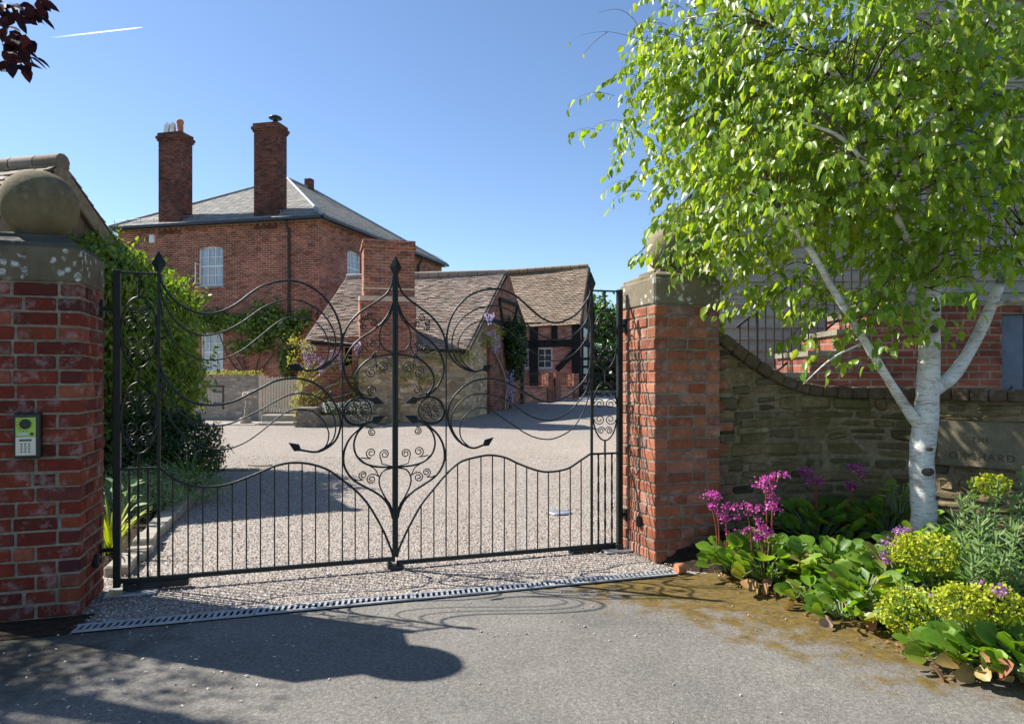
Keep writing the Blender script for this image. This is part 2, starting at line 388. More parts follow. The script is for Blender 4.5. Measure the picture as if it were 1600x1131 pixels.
mk_leaf('mauve_petal',[(.38,.20,.42),(.46,.28,.50),(.30,.13,.34)],.3,(1.2,1,1.2),.6,.2)
mk_leaf('lime_bract',[(.36,.43,.03),(.46,.50,.045),(.28,.36,.025),(.54,.56,.08)],.35,(1.3,1.3,.5),.55,.25)
mk_leaf('euphorbia_leaf',[(.20,.32,.13),(.26,.38,.17),(.33,.44,.23),(.16,.27,.10)],.4,(1.3,1.4,.6),.5,.35)
mk_leaf('silver_leaf',[(.17,.26,.12),(.24,.32,.17),(.30,.38,.22),(.13,.21,.09)],.25,(1.3,1.4,.6),.55,.3)
mk_leaf('strap_leaf',[(.06,.13,.02),(.10,.18,.03),(.15,.22,.05)],.3,None,.45,.35)
mk_leaf('broad_leaf',[(.04,.12,.028),(.055,.15,.035),(.075,.18,.045)],.3,None,.42,.4)
mk_leaf('copper_leaf',[(.016,.007,.010),(.026,.009,.013),(.04,.014,.015),(.011,.006,.009)],.15,(1.6,.8,.7),.7,.15)
mk_leaf('far_leaf',[(.06,.13,.022),(.09,.17,.03),(.12,.21,.04)],.3,None,.5,.3)
mk_leaf('dry_leaf',[(.25,.11,.05),(.36,.20,.10),(.17,.075,.04),(.42,.30,.19)],.15,None,.8,.2)
mk_leaf('petal_pale',[(.78,.75,.70),(.60,.55,.46),(.85,.83,.78)],.15,(1,1,1),.8,.2)
mk_plain('red_stem',(.26,.07,.04),.6,0,.3,.25,20)
mk_plain('green_stem',(.16,.22,.09),.6,0,.3,.25,20)
mk_plain('twig',(.11,.065,.04),.7,0,.3,.25,20)
# birch bark: white with dark lenticels, scars and peeling flecks
k=NT('birch_bark'); o=k.coord(); st=k.coord('Object',(2,2,14))
c=k.ramp(k.noise(o,5,5,.7),[(.26,(.38,.34,.28)),(.45,(.70,.67,.61)),(.7,(.85,.83,.79))])
c=k.mix(k.math('MULTIPLY',k.ramp(k.noise(st,5,5,.75),[(.53,0),(.62,1)]),.7),c,(.30,.22,.15))
v=k.n('ShaderNodeTexVoronoi'); v.inputs['Scale'].default_value=5; k.l(k.coord('Object',(1,1,.8)),v.inputs['Vector'])
c=k.mix(k.math('MULTIPLY',k.ramp(v.outputs['Distance'],[(.10,1),(.22,0)]),.85),c,(.06,.045,.035))
c=k.mix(k.math('MULTIPLY',k.ramp(k.noise(o,11,6,.75),[(.55,0),(.64,1)]),.6),c,(.40,.31,.22))
M['birch_bark']=k.done(c,.75,k.bump(k.noise(st,7,5,.7),.010,.9,k.bump(k.noise(o,16,5,.7),.015,.6)),.2)
# =============================================================== GROUND
def gz(x,y): return max(0.0,(y-17.0)*.05) if y<40 else 1.15
def mk_ground_mats():
    k=NT('asphalt'); o=k.coord()
    c=k.ramp(k.noise(o,55,6,.75),[(.3,(.105,.097,.085)),(.7,(.25,.234,.208))])
    c=k.mix(.6,c,k.ramp(k.noise(o,1.1,5,.6),[(.3,(.72,.72,.74)),(.7,(1.25,1.22,1.18))]),'MULTIPLY')
    v=k.n('ShaderNodeTexVoronoi'); v.inputs['Scale'].default_value=130; k.l(o,v.inputs['Vector'])
    c=k.mix(.45,c,k.ramp(v.outputs['Color'],[(.1,(.5,.5,.5)),(.6,(1,1,1)),(.95,(1.8,1.75,1.7))]),'MULTIPLY')
    c=k.mix(k.math('MULTIPLY',k.ramp(k.noise(o,.8,7,.75),[(.5,0),(.62,1)]),.35),c,(.085,.078,.07))
    c=k.mix(k.math('MULTIPLY',k.ramp(k.noise(o,2.7,7,.8),[(.56,0),(.66,1)]),.3),c,(.30,.28,.25))
    # moss stain beside the bed and litter stain with painted shade beside the pillar
    sx=k.n('ShaderNodeSeparateXYZ'); k.l(o,sx.inputs[0])
    # distance to bed edge line (1.06,4.5)-(2.2,2.75)
    nx,ny=-.838,-.546
    d=k.math('ADD',k.math('MULTIPLY',k.math('SUBTRACT',sx.outputs[0],1.06),nx),k.math('MULTIPLY',k.math('SUBTRACT',sx.outputs[1],4.50),ny))
    far=k.ramp(sx.outputs[1],[(.0,.35),(1,.35)])
    mz=k.math('SUBTRACT',1.0,k.math('DIVIDE',d,1.0))
    mz=k.math('ADD',mz,k.math('MULTIPLY',k.math('SUBTRACT',sx.outputs[1],4.0),.45))
    mz=k.math('ADD',mz,k.math('MULTIPLY',k.math('SUBTRACT',k.noise(o,4.5,6,.7),.5),2.6))
    mz=k.math('MULTIPLY',k.ramp(mz,[(.0,0),(.42,1)]),k.ramp(k.noise(o,30,5,.75),[(.30,.2),(.46,1)]))
    mc=k.ramp(k.noise(o,20,5,.7),[(.3,(.05,.040,.010)),(.7,(.20,.125,.026))])
    c=k.mix(mz,c,mc)
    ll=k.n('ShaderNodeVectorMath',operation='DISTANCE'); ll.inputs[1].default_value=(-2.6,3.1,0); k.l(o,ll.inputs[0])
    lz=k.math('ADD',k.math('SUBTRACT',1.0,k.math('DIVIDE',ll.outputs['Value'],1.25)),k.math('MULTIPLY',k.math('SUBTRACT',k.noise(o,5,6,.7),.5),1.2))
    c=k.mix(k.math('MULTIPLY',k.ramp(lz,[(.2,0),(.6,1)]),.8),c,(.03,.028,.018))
    b=k.bump(k.noise(o,160,4,.7),.006,.9,k.bump(k.noise(o,5,4),.02,.3))
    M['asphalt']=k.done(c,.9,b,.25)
    k=NT('gravel'); o=k.coord()
    v=k.n('ShaderNodeTexVoronoi'); v.inputs['Scale'].default_value=62; k.l(o,v.inputs['Vector'])
    c=k.ramp(v.outputs['Color'],[(.1,(.25,.21,.175)),(.35,(.41,.365,.32)),(.6,(.49,.445,.40)),(.85,(.35,.30,.255)),(1,(.58,.55,.51))])
    c=k.mix(.6,c,k.ramp(k.noise(o,.5,5,.6),[(.3,(.85,.84,.82)),(.7,(1.1,1.09,1.08))]),'MULTIPLY')
    c=k.mix(1,c,k.ramp(v.outputs['Distance'],[(.25,(1.05,1.05,1.05)),(.75,(.45,.43,.42))]),'MULTIPLY')
    h=k.math('SUBTRACT',1,v.outputs['Distance'])
    M['gravel']=k.done(c,.9,k.bump(h,.014,.9,k.bump(k.noise(o,7,4),.03,.4)),.2)
    k=NT('gravel_stone'); f=k.island()
    M['gravel_stone']=k.done(k.ramp(f,[(.1,(.24,.19,.16)),(.35,(.46,.40,.36)),(.6,(.56,.50,.46)),(.85,(.36,.29,.26)),(1,(.7,.67,.64))]),.85,None,.3)
    k=NT('soil'); o=k.coord()
    c=k.ramp(k.noise(o,22,6,.75),[(.3,(.018,.013,.009)),(.6,(.06,.042,.028)),(.8,(.15,.085,.05))])
    M['soil']=k.done(c,.95,k.bump(k.noise(o,40,5,.7),.03,1),.1)
    k=NT('grass_ground'); o=k.coord()
    c=k.ramp(k.noise(o,3,6,.7),[(.3,(.035,.06,.014)),(.7,(.08,.11,.03))]); M['grass_ground']=k.done(c,.95,k.bump(k.noise(o,30,5),.03,1),.1)
    k=NT('road_grey'); o=k.coord()
    M['road_grey']=k.done(k.ramp(k.noise(o,9,6,.7),[(.3,(.30,.29,.28)),(.7,(.42,.41,.39))]),.9,None,.2)
mk_ground_mats()
def sheet(name,x0,x1,ys,z,mat,xs=None,zf=None):
    mb=MB(); xs=xs or [x0,x1]; n=len(xs)
    vs=[(x,y,(zf or gz)(x,y)+z) for y in ys for x in xs]
    fs=[(j*n+i,j*n+i+1,(j+1)*n+i+1,(j+1)*n+i) for j in range(len(ys)-1) for i in range(n-1)]
    mb.add(vs,fs); o=mb.build(name,mat); tag(o,kind='structure'); return o
sheet('ground',-700,700,[-60,0,10,17,20,24,28,32,36,40,120,1500],-.030,M['grass_ground'],xs=[-700,-60,-20,0,20,60,700])
# drain line: everything before it is asphalt, everything behind it gravel
DA,DB=V(-2.15,3.33,0),V(1.05,4.31,0); DD=(DB-DA).normalized(); DN=V(-DD.y,DD.x,0)
def at_x(x): return DA+DD*((x-DA.x)/DD.x)
mb=MB(); mb.poly([(-9,-8,0),(6,-8,0),(6,at_x(6).y,0),tuple(at_x(-9))]); drive=mb.build('asphalt_driveway',M['asphalt']); tag(drive,kind='structure')
mb=MB(); nx=24; ysf=[0,.04,.12,.25,.45,.7,.85,1]
vs=[]; X0,X1=-14,9
for t in ysf:
    for i in range(nx+1):
        x=X0+(X1-X0)*i/nx; y0=at_x(x).y; y=y0+(30.5-y0)*t; vs.append((x,y,gz(x,y)-.004))
mb.add(vs,[(j*(nx+1)+i,j*(nx+1)+i+1,(j+1)*(nx+1)+i+1,(j+1)*(nx+1)+i) for j in range(len(ysf)-1) for i in range(nx)])
tag(mb.build('gravel_courtyard',M['gravel']),kind='structure')
mb=MB(); mb.quad((1.2,25.2,gz(0,25.2)+.006),(6,24.2,gz(0,24.2)+.006),(9,30.4,gz(0,30.4)+.006),(1.0,30.4,gz(0,30.4)+.006))
tag(mb.build('lane',M['road_grey']),kind='structure')
# loose gravel: real stones near the gate (nobody could count them)
def pebbles(name,pts,smin,smax,mat):
    n=len(pts); base=np.array([(1,0,0),(-1,0,0),(0,1,0),(0,-1,0),(0,0,.7),(0,0,-.7)],float)
    fc=np.array([(0,2,4),(2,1,4),(1,3,4),(3,0,4),(2,0,5),(1,2,5),(3,1,5),(0,3,5)])
    a=RNG.uniform(0,6.28,n); s=RNG.uniform(smin,smax,n)*RNG.uniform(.7,1.2,n); st=RNG.uniform(.6,1.4,n)
    vx=base[None,:,0]*st[:,None]; vy=base[None,:,1]/st[:,None]*.9; vz=np.repeat(base[None,:,2],n,0)
    ca,sa=np.cos(a)[:,None],np.sin(a)[:,None]; jit=RNG.uniform(.75,1.25,(n,6))
    x=(vx*ca-vy*sa)*s[:,None]*jit; y=(vx*sa+vy*ca)*s[:,None]*jit; z=vz*s[:,None]*jit
    Vv=np.stack([x,y,z],2)+np.asarray(pts)[:,None,:]
    Fv=(fc[None]+(np.arange(n)*6)[:,None,None]).reshape(-1)
    return mesh_np(name,Vv.reshape(-1,3),Fv,np.full(n*8,3),mat)
pts=[]
for i in range(26000):
    Y=3.3+ (random.random()**1.7)*7.5; X=random.uniform(-2.4,1.6)*(.6+Y/9)
    if X<-2.2 and Y<3.6+(X+2.26)*.31: continue
    if Y<at_x(X).y+.09: 
        if random.random()<.985: continue
    pts.append((X,Y,.004))
tag(pebbles('loose_gravel',pts,.0038,.0082,M['gravel_stone']),'pale pinkish loose gravel covering the yard behind the drain','gravel',kind='stuff')
mb=MB(); mb.poly([(-2.17,3.325,.004),(-2.20,3.62,.004),(-9,1.55,.004),(-9,1.22,.004)]); tag(mb.build('dirt_strip',M['soil']),kind='structure')
# litter on the tarmac: small stones, pale petals
pts=[(random.uniform(-3,3),random.uniform(1.8,4.2),.003) for i in range(110)]
tag(pebbles('scattered_grit',[p for p in pts if p[1]<at_x(p[0]).y],.002,.007,M['gravel_stone']),'small pale stones scattered over the grey tarmac','grit',kind='stuff')
# =============================================================== GATE PIERS
GL,GR=V(-2.30,3.98,0),V(.786,4.99,0)
GD=V(.954,.300,0).normalized(); GP=V(-.300,.954,0).normalized(); UP=V(0,0,1)
def brick_pillar(mb,o,w,d,h,nc):
    ch=h/nc; bh=ch-.010
    def run(p,dirv,dep,L,pat):
        tot=sum(pat)+.010*(len(pat)-1); sc=L/tot; t=0
        for q in pat:
            q*=sc
            c=p+dirv*(t+q/2)+dep*.051+UP*(bh/2)
            j=random.uniform(-.0035,.0045)
            c=c-dep.normalized()*0 - dep*j
            mb.bbox(c,dirv*(q-.002),dep*.1025,UP*(bh+random.uniform(-.004,.002)),random.uniform(.003,.008),0)
            t+=q+.010*sc
    for i in range(nc):
        z=o+UP*(i*ch+.005)
        full=random.choice([[.215,.1025,.215],[.1025,.215,.1025,.1025],[.215,.215,.1025],[.1025,.215,.215]])
        inner=random.choice([[.175,.1025],[.1025,.175],[.14,.14]])
        if i%2==0:
            run(z,GD,GP,w,full); run(z+GP*d+GD*w,-GD,-GP,w,full)
            run(z+GP*.113+GD*w,GP,-GD,d-.226,inner); run(z+GP*(d-.113),-GP,GD,d-.226,inner)
        else:
            run(z+GD*w,GP,-GD,d,full); run(z+GP*d,-GP,GD,d,full)
            run(z+GD*.113,GD,GP,w-.226,inner); run(z+GP*d+GD*(w-.113),-GD,-GP,w-.226,inner)
    mb.box(o+GD*.006+GP*.006-UP*.1,GD*(w-.012),GP*(d-.012),UP*(h+.1),1)
def make_pier(fr_corner,side,d,h,bm,cap_mat,ball_mat,ball_r,label):
    w=.512
    o=fr_corner-GD*w if side=='L' else fr_corner
    t=thing('gate_pier',label,'gate pier',tuple(o+GD*w/2+GP*d/2),'brick gate piers with stone ball finials')
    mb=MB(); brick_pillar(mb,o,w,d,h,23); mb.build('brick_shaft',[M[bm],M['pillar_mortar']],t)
    cen=o+GD*w/2+GP*d/2
    mb=MB(); mb.bbox(cen+UP*(h+.093),GD*(w+.006),GP*(d+.006),UP*.186,.012); cap=mb.build('cap_stone',M[cap_mat],t)
    mb=MB(); z0=h+.186
    a,b=w*.93,w*.60; rings=[(a,0),(a,.022),(b*1.12,.052),(b,.056),(b,.075),(.36*w,.092)]
    vs=[]
    for s_,zz in rings:
        for sx,sy in ((-1,-1),(1,-1),(1,1),(-1,1)): vs.append(cen+GD*sx*s_/2+GP*sy*s_/2*d/w+UP*(z0+zz))
    fs=[(3,2,1,0)]+[(r*4+k,r*4+(k+1)%4,(r+1)*4+(k+1)%4,(r+1)*4+k) for r in range(len(rings)-1) for k in range(4)]+[(20,21,22,23)]
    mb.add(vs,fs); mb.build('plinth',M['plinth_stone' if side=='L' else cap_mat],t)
    zb=z0+.085; mb=MB()
    n=28; prof=[(.075,-.02),(.08,.0)]+[(ball_r*math.sin(a),ball_r*1.02-ball_r*math.cos(a)-.0) for a in [math.pi*(i/20) for i in range(3,20)]]+[(.004,ball_r*2.02)]
    mb.lathe(cen+UP*(zb-.02),prof,40); mb.build('ball_finial',M[ball_mat],t)
    return t,o,cen
CL,CR=V(-2.265,3.585,0),V(.961,4.60,0)
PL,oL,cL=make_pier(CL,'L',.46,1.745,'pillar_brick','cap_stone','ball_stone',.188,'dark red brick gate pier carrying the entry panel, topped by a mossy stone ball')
PR,oR,cR=make_pier(CR,'R',.52,1.745,'pillar_brick_orange','cap_stone_pale','ball_stone_pale',.166,'orange brick gate pier beside the curved stone wall, its stone ball behind birch leaves')
def ray_plane(px,py,p0,n):
    d=V((px-CX)/F,1,(HY-py)/F); e=V(0,0,EYE); return e+d*((p0-e).dot(n)/d.dot(n))
# ---- entry panel on the left pier's front face
fn=-GP
def onL(px,py,off=0): return ray_plane(px,py,CL,GP)+fn*off
t=thing('entry_panel','black framed gate intercom with lime green plate and beige keypad on left pier','intercom',tuple(onL(46,680)))
a,b,c_,d_=onL(25.5,645),onL(67,645),onL(67,715),onL(25.5,715)
W=(b-a).length; H=(a-d_).length; ce=(a+b+c_+d_)/4
mb=MB(); mb.bbox(ce+fn*.018,GD*W,GP*.044,UP*H,.006); mb.build('housing',M['black_plastic'],t)
def pl(u0,v0,u1,v1,off,name,mat,par,th=.004):
    mb=MB(); cc=ce+GD*((u0+u1)/2-.5)*W+UP*(.5-(v0+v1)/2)*H+fn*(.040+off)
    mb.bbox(cc,GD*(u1-u0)*W,GP*th,UP*(v1-v0)*H,.0012); return mb.build(name,mat,par)
lime=pl(.09,.09,.84,.51,.001,'speaker_plate',M['intercom_lime'],t)
pl(.16,.43,.58,.48,.0035,'name_slot',M['pale_label'],lime)
mb=MB(); pc=ce+GD*(.46-.5)*W+UP*(.5-.235)*H+fn*.044
def disc(mb,c,r,th,n=24,dirn=None):
    dirn=dirn or fn; mb.tube([c,c+dirn*th],r,n,smooth=False)
disc(mb,pc,.026,.004); mb.build('camera_lens',M['lens_glass'],lime)
mb=MB(); disc(mb,ce+GD*(.70-.5)*W+UP*(.5-.455)*H+fn*.042,.0075,.004,16); mb.build('call_button',M['print_dark'],lime)
mb=MB()
for i in range(9):
    a_=math.radians(95+i*23); p=pc+GD*math.cos(a_)*.037+UP*math.sin(a_)*.037
    mb.tube([p-fn*.001,p+fn*.0006],.0028,8)
mb.build('speaker_holes',M['print_dark'],lime)
bei=pl(.09,.52,.84,.93,.001,'keypad_plate',M['intercom_beige'],t)
pl(.23,.57,.69,.615,.0035,'display',M['intercom_screen'],bei)
for r in range(4):
    for c in range(3):
        mb=MB(); p=ce+GD*((.31+.145*c)-.5)*W+UP*(.5-(.675+.057*r))*H+fn*.0435
        mb.bbox(p,GD*.0075,GP*.003,UP*.006,.001); mb.build('key',M['pale_label'] if (r+c)%5==7 else M['print_dark'],bei)
# ---- photocells
def photocell(p,n,label):
    t=thing('photocell',label,'sensor',tuple(p),'gate safety sensors on the piers')
    mb=MB(); mb.bbox(p+n*.016,GP*.042,GD*.034,UP*.075,.008); mb.build('housing',M['black_plastic'],t)
    mb=MB(); mb.tube([p+n*.033,p+n*.037],.014,16,smooth=False); mb.build('lens',M['lens_glass'],t)
photocell(ray_plane(146,876,CL,GD),GD,'small black gate sensor low on the inner face of the left pier')
photocell(ray_plane(1001,814,CR,GD),-GD,'small black gate sensor low on the sunlit face of the right pier')
# =============================================================== DRAIN
t=thing('drain_channel','galvanised slotted drain channel crossing the drive in front of the gates','drain',tuple(DA))
L=(DB-DA).length; wd=.105
mb=MB(); mb.box(DA+V(0,0,-.02)+DN*.008,DD*L,DN*(wd-.016),UP*.0235); mb.build('channel',M['dark_void'],t)  # solid near-black block, its colour stands in for shade inside the channel
ns=4
for s_ in range(ns):
    mb=MB(); a0=DA+DD*(L*s_/ns+.002); l=L/ns-.004
    a0=a0+UP*(.006+.001*(s_%2))
    mb.box(a0,DD*l,DN*.016,UP*.008); mb.box(a0+DN*(wd-.016),DD*l,DN*.016,UP*.008)
    n=int(l/.031)
    for i in range(n+1):
        p=a0+DD*(i*l/(n+.45))+DN*.016
        sk=DD*.018
        vs=[p,p+DD*.014,p+DD*.014+DN*(wd-.032)+sk*0+DD*.010,p+DN*(wd-.032)+DD*.010]
        vs+= [q+UP*.0072 for q in vs]
        mb.add(vs,[(3,2,1,0),(4,5,6,7),(0,1,5,4),(1,2,6,5),(2,3,7,6),(3,0,4,7)])
    mb.build('grate',M['galvanised'],t)
mb=MB(); e=DB+DN*.05+DD*.02+UP*.03
mb.tube([e-DD*.005,e+DD*.05],.034,18); mb.build('pipe_end',M['terracotta'],t)
# =============================================================== CURVED STONE WALL (right)
PATH=[V(1.40,4.86,0),V(1.70,4.98,0),V(2.05,5.07,0),V(2.41,5.09,0),V(2.70,4.99,0),V(2.93,4.83,0),V(3.38,4.43,0),V(3.75,4.06,0),V(4.05,3.6,0),V(4.2,3.1,0)]
wp=catmull(PATH,10); acc=[0]
for i in range(1,len(wp)): acc.append(acc[-1]+(wp[i]-wp[i-1]).length)
WL=acc[-1]
def wpos(s):
    s=max(0,min(WL-1e-6,s)); i=max(j for j in range(len(acc)-1) if acc[j]<=s)
    f=(s-acc[i])/(acc[i+1]-acc[i]); p=wp[i].lerp(wp[i+1],f); tt=(wp[i+1]-wp[i]).normalized(); return p,tt
prof=[(0,1.62),(.06,1.605),(.18,1.545),(.32,1.455),(.5,1.345),(.68,1.265),(.9,1.205),(1.15,1.19),(1.6,1.186),(2.2,1.180),(9,1.178)]
def wtop(s):
    for (a,x),(b,y) in zip(prof,prof[1:]):
        if a<=s<=b:
            f=(s-a)/(b-a); return x+(y-x)*f
    return prof[-1][1]
t=thing('boundary_wall','mossy rubble stone wall sweeping down from the right gate pier behind the birch','wall',tuple(wp[0]))
mb=MB(); ns=60
ring=[]
for i in range(ns+1):
    s_=WL*i/ns; p,tt=wpos(s_); nn=V(tt.y,-tt.x,0); zt=wtop(s_)-.07
    ring.append([p-nn*.012-UP*.2,p-nn*.012+UP*zt,p-nn*.28+UP*zt,p-nn*.28-UP*.2])
vs=[q for r in ring for q in r]; fs=[(i*4+k,i*4+(k+1)%4,(i+1)*4+(k+1)%4,(i+1)*4+k) for i in range(ns) for k in range(4)]
mb.add([tuple(v) for v in vs],[f[::-1] for f in fs],1)
sP0,sP1=None,None
z=-.02
k=NT('rubble_stone'); o_=k.coord(); f_=k.island()
c_=k.ramp(f_,[(.1,(.23,.17,.095)),(.3,(.31,.235,.13)),(.5,(.14,.11,.066)),(.7,(.26,.205,.12)),(.9,(.06,.052,.038)),(1,(.40,.32,.20))])
c_=k.mix(.7,c_,k.ramp(k.noise(o_,20,6,.75),[(.25,(.4,.4,.4)),(.75,(1.5,1.45,1.35))]),'MULTIPLY')
mm=k.math('MULTIPLY',k.ramp(k.noise(o_,3.2,5,.65),[(.42,0),(.62,1)]),.65); c_=k.mix(mm,c_,k.ramp(k.noise(o_,26,4),[(.3,(.045,.048,.012)),(.7,(.13,.12,.03))]))
lv=k.ramp(k.noise(o_,24,6,.8),[(.63,0),(.67,1)]); c_=k.mix(k.math('MULTIPLY',lv,.5),c_,(.48,.47,.42))
M['rubble_stone']=k.done(c_,.95,k.bump(k.noise(o_,60,5,.75),.008,.9,k.bump(k.noise(o_,14,5,.7),.02,.8)),.15)
mk_mortar('wall_mortar',(.27,.21,.13),.5)
while z<1.55:
    h=random.choice([.045,.06,.07,.085,.10,.12]); s_=random.uniform(-.2,0)
    while s_<WL:
        l=random.uniform(.10,.34)*(1.0 if h>.06 else 1.1); sm=s_+l/2
        if sm>0.02:
            hh=min(h,wtop(sm)-.075-z)
            if hh>.025:
                p,tt=wpos(sm); nn=V(tt.y,-tt.x,0)
                x=z+hh/2
                pr=random.uniform(-.004,.014)
                hj=hh-random.uniform(.006,.018); lj=l-random.uniform(.008,.022)
                tl=random.uniform(-.04,.04); t2=(tt+UP*tl).normalized(); u2=nn.cross(t2).normalized()
                if u2.z<0: u2=-u2
                if hh>.085 and random.random()<.45:
                    for zz_,hq in ((x-hj*.27,hj*.40),(x+hj*.24,hj*.44)):
                        mb.bbox(p+nn*(random.uniform(-.004,.014)-.05)+UP*zz_+tt*random.uniform(-.02,.02),t2*lj*random.uniform(.7,1),nn*.10,u2*hq,min(.016,hq*.35),0)
                else: mb.bbox(p+nn*(pr-.05)+UP*x,t2*lj,nn*.10,u2*hj,min(.022,hj*.35),0)
        s_+=l
    z+=h
body=mb.build('stonework',[M['rubble_stone'],M['wall_mortar']],t)
# roughen the stones
me=body.data; co=np.empty(len(me.vertices)*3); me.vertices.foreach_get('co',co); co=co.reshape(-1,3); co+=RNG.normal(0,.0048,co.shape); me.vertices.foreach_set('co',co.ravel())
mb=MB(); s_=.005
while s_<WL:
    l=.105; p,tt=wpos(s_+l/2); nn=V(tt.y,-tt.x,0); z0=wtop(s_); z1=wtop(min(WL,s_+l)); t2=(tt*l+UP*(z1-z0)).normalized(); u2=nn.cross(t2); u2=u2 if u2.z>0 else -u2
    mb.bbox(p-nn*.125+UP*((z0+z1)/2-.052)+nn*random.uniform(-.005,.005),t2*(l/ max(.35,t2.dot(tt))-.004),nn*.32,u2*(.085+random.uniform(-.006,.006)),.010,0); s_+=l*(1.0)
mk_brick_piece('coping_brick',[(.12,.085,.055),(.14,.10,.062),(.10,.078,.048),(.13,.09,.055)],.35,.8)
mb.build('coping',M['coping_brick'],t)
mb=MB()
for i in range(9):
    z=.55+i*.0755*1.6 if False else .30+i*.15
    if z>1.42: break
    l=random.choice([.06,.12,.13,.09]); p,tt=wpos(.055+l/2); nn=V(tt.y,-tt.x,0)
    mb.bbox(p+nn*(.0)+UP*z,tt*l,nn*.08,UP*.064,.006)
mb.build('toothing_brick',M['pillar_brick_orange'],t)
# name plaque
def w_at_px(px):
    return min((abs((wpos(WL*i/600)[0].x/wpos(WL*i/600)[0].y)*F+CX-px),WL*i/600) for i in range(600))[1]
sa=w_at_px(1462); pa,ta=wpos(sa+.02); pb,tb=wpos(sa+.62); tt=(pb-pa).normalized(); nn=V(tt.y,-tt.x,0)
pa=pa+nn*.02; 
t=thing('name_stone','pale carved stone reading THE ORCHARD set into the wall right of the birch','name plaque',tuple(pa+UP*.8))
zc=.80; mb=MB(); plen=(pb-pa).length; mb.bbox(pa+tt*plen/2+UP*zc+nn*.0-nn*.03,tt*plen,nn*.12,UP*.31,.008); mb.build('slab',M['plaque_stone'],t)
def text(body,size,at,par,name,mat,ext=.0015):
    cu=bpy.data.curves.new(name,'FONT'); cu.body=body; cu.size=size; cu.extrude=ext; cu.align_x='CENTER'; cu.offset=-.0006; cu.space_character=1.25
    o=bpy.data.objects.new(name,cu); COL.objects.link(o); cu.materials.append(mat)
    dg=bpy.context.evaluated_depsgraph_get(); me=bpy.data.meshes.new_from_object(o.evaluated_get(dg)); bpy.data.objects.remove(o)
    R=Matrix((tt,UP,nn)).transposed(); 
    for v in me.vertices:
        q=R@v.co; v.co=q+at-LOC[par.name]
    ob=bpy.data.objects.new(name,me); COL.objects.link(ob); ob.parent=par; return ob
so=w_at_px(1526); q,_=wpos(so); q=q+nn*.0; q=pa+tt*((q-pa).dot(tt))
text('ORCHARD',.066,q+tt*.035+UP*(1.25-(715-590)/F*4.72)+nn*.0302,t,'carved_word',M['engraving'])
text('THE',.05,q+tt*.03+UP*(1.25-(688-590)/F*4.72)+nn*.0302,t,'carved_word',M['engraving'])
# flower bed soil, mounded to the wall
edge=[V(.98,4.62,0),V(1.10,4.45,0),V(1.33,4.33,0),V(1.54,4.10,0),V(1.68,3.68,0),V(1.83,3.27,0),V(1.93,3.03,0),V(2.12,2.80,0),V(2.6,2.4,0),V(3.4,2.0,0)]
edge=catmull(edge,5); back=[wpos(WL*i/(len(edge)-1))[0] for i in range(len(edge))]
back[0]=V(1.40,4.74,0)
vs=[]; n=9
for a,b in zip(edge,back):
    for j in range(n):
        f=j/(n-1); p=a.lerp(b,f); hgt=-.012+.16*min(1,f*1.7)**.8+ (random.uniform(-.012,.012) if 0<f<1 else 0); vs.append((p.x,p.y,hgt))
mb=MB(); mb.add(vs,[(i*n+j,(i+1)*n+j,(i+1)*n+j+1,i*n+j+1) for i in range(len(edge)-1) for j in range(n-1)][::1],0,True)
tag(mb.build('flower_bed_soil',M['soil']),kind='structure')
def bedz(x,y):
    best=min(((x-a.x)**2+(y-a.y)**2,i) for i,a in enumerate(edge)); d=math.sqrt(best[0]); return .02+.14*min(1,d/.5)
# =============================================================== WROUGHT IRON GATES
gdir=(GR-GL).normalized(); gn=V(gdir.y,-gdir.x,0)          # gn points to the camera
def G(px,py,off=0): return ray_plane(px,py,GL,gn)+gn*off
def SZ(p): return ((p-GL).dot(gdir),p.z)
def W_(s,z,off=0): return GL+gdir*s+UP*z+gn*off
IR=M['wrought_iron']
AX=SZ(G(617.5,590))[0]                                     # meeting line
def bar(root,name,pts,r,n=6,sub=None,sm=True):
    mb=MB(); mb.tube(pts,r,n,smooth=sm); return mb.build(name,IR,sub or root)
def flat(root,name,a,b,w,th,sub=None):                     # square bar between two points in the gate plane
    mb=MB(); d=b-a; l=d.length; d=d/l; side=d.cross(gn).normalized()
    mb.bbox((a+b)/2,d*l,side*w,gn*th,.002); return mb.build(name,IR,sub or root)
def spear(root,base,tip,hw,th=.018,sub=None,at=.36):
    d=tip-base; l=d.length; d.normalize(); side=d.cross(gn).normalized(); m=base+d*l*at
    vs=[base+side*.006,base-side*.006,m+side*hw,m-side*hw,m+gn*th,m-gn*th,tip]
    vs=[base+side*.007+gn*.007,base-side*.007+gn*.007,base-side*.007-gn*.007,base+side*.007-gn*.007,m+side*hw,m+gn*th,m-side*hw,m-gn*th,tip]
    fs=[(0,1,2,3),(4,5,0),(5,1,0),(5,6,1),(6,2,1),(6,7,2),(7,3,2),(7,4,3),(4,0,3),(4,8,5),(5,8,6),(6,8,7),(7,8,4)]
    mb=MB(); mb.add(vs,fs); 
    o=mb.build('spearhead',IR,sub or root); return o
def spir(cx,cy,r,a0,turns,sgn=1,tail=None,rin=.22,k=26):
    out=list(tail or [])
    n=max(10,int(turns*k/1.2))
    for i in range(n+1):
        f=i/n; a=math.radians(a0)+sgn*2*math.pi*turns*f; rr=r*(1-(1-rin)*f**.85)
        out.append((cx+rr*math.cos(a),cy-rr*math.sin(a)))
    return out
def zmap(pts,ox,oy,sc): return [(ox+x/sc,oy+y/sc) for x,y in pts]
def wire(pts,k=5,off=0): return [G(x,y,off) for x,y in [(p.x,p.y) for p in catmull([V(x,y,0) for x,y in pts],k)]]
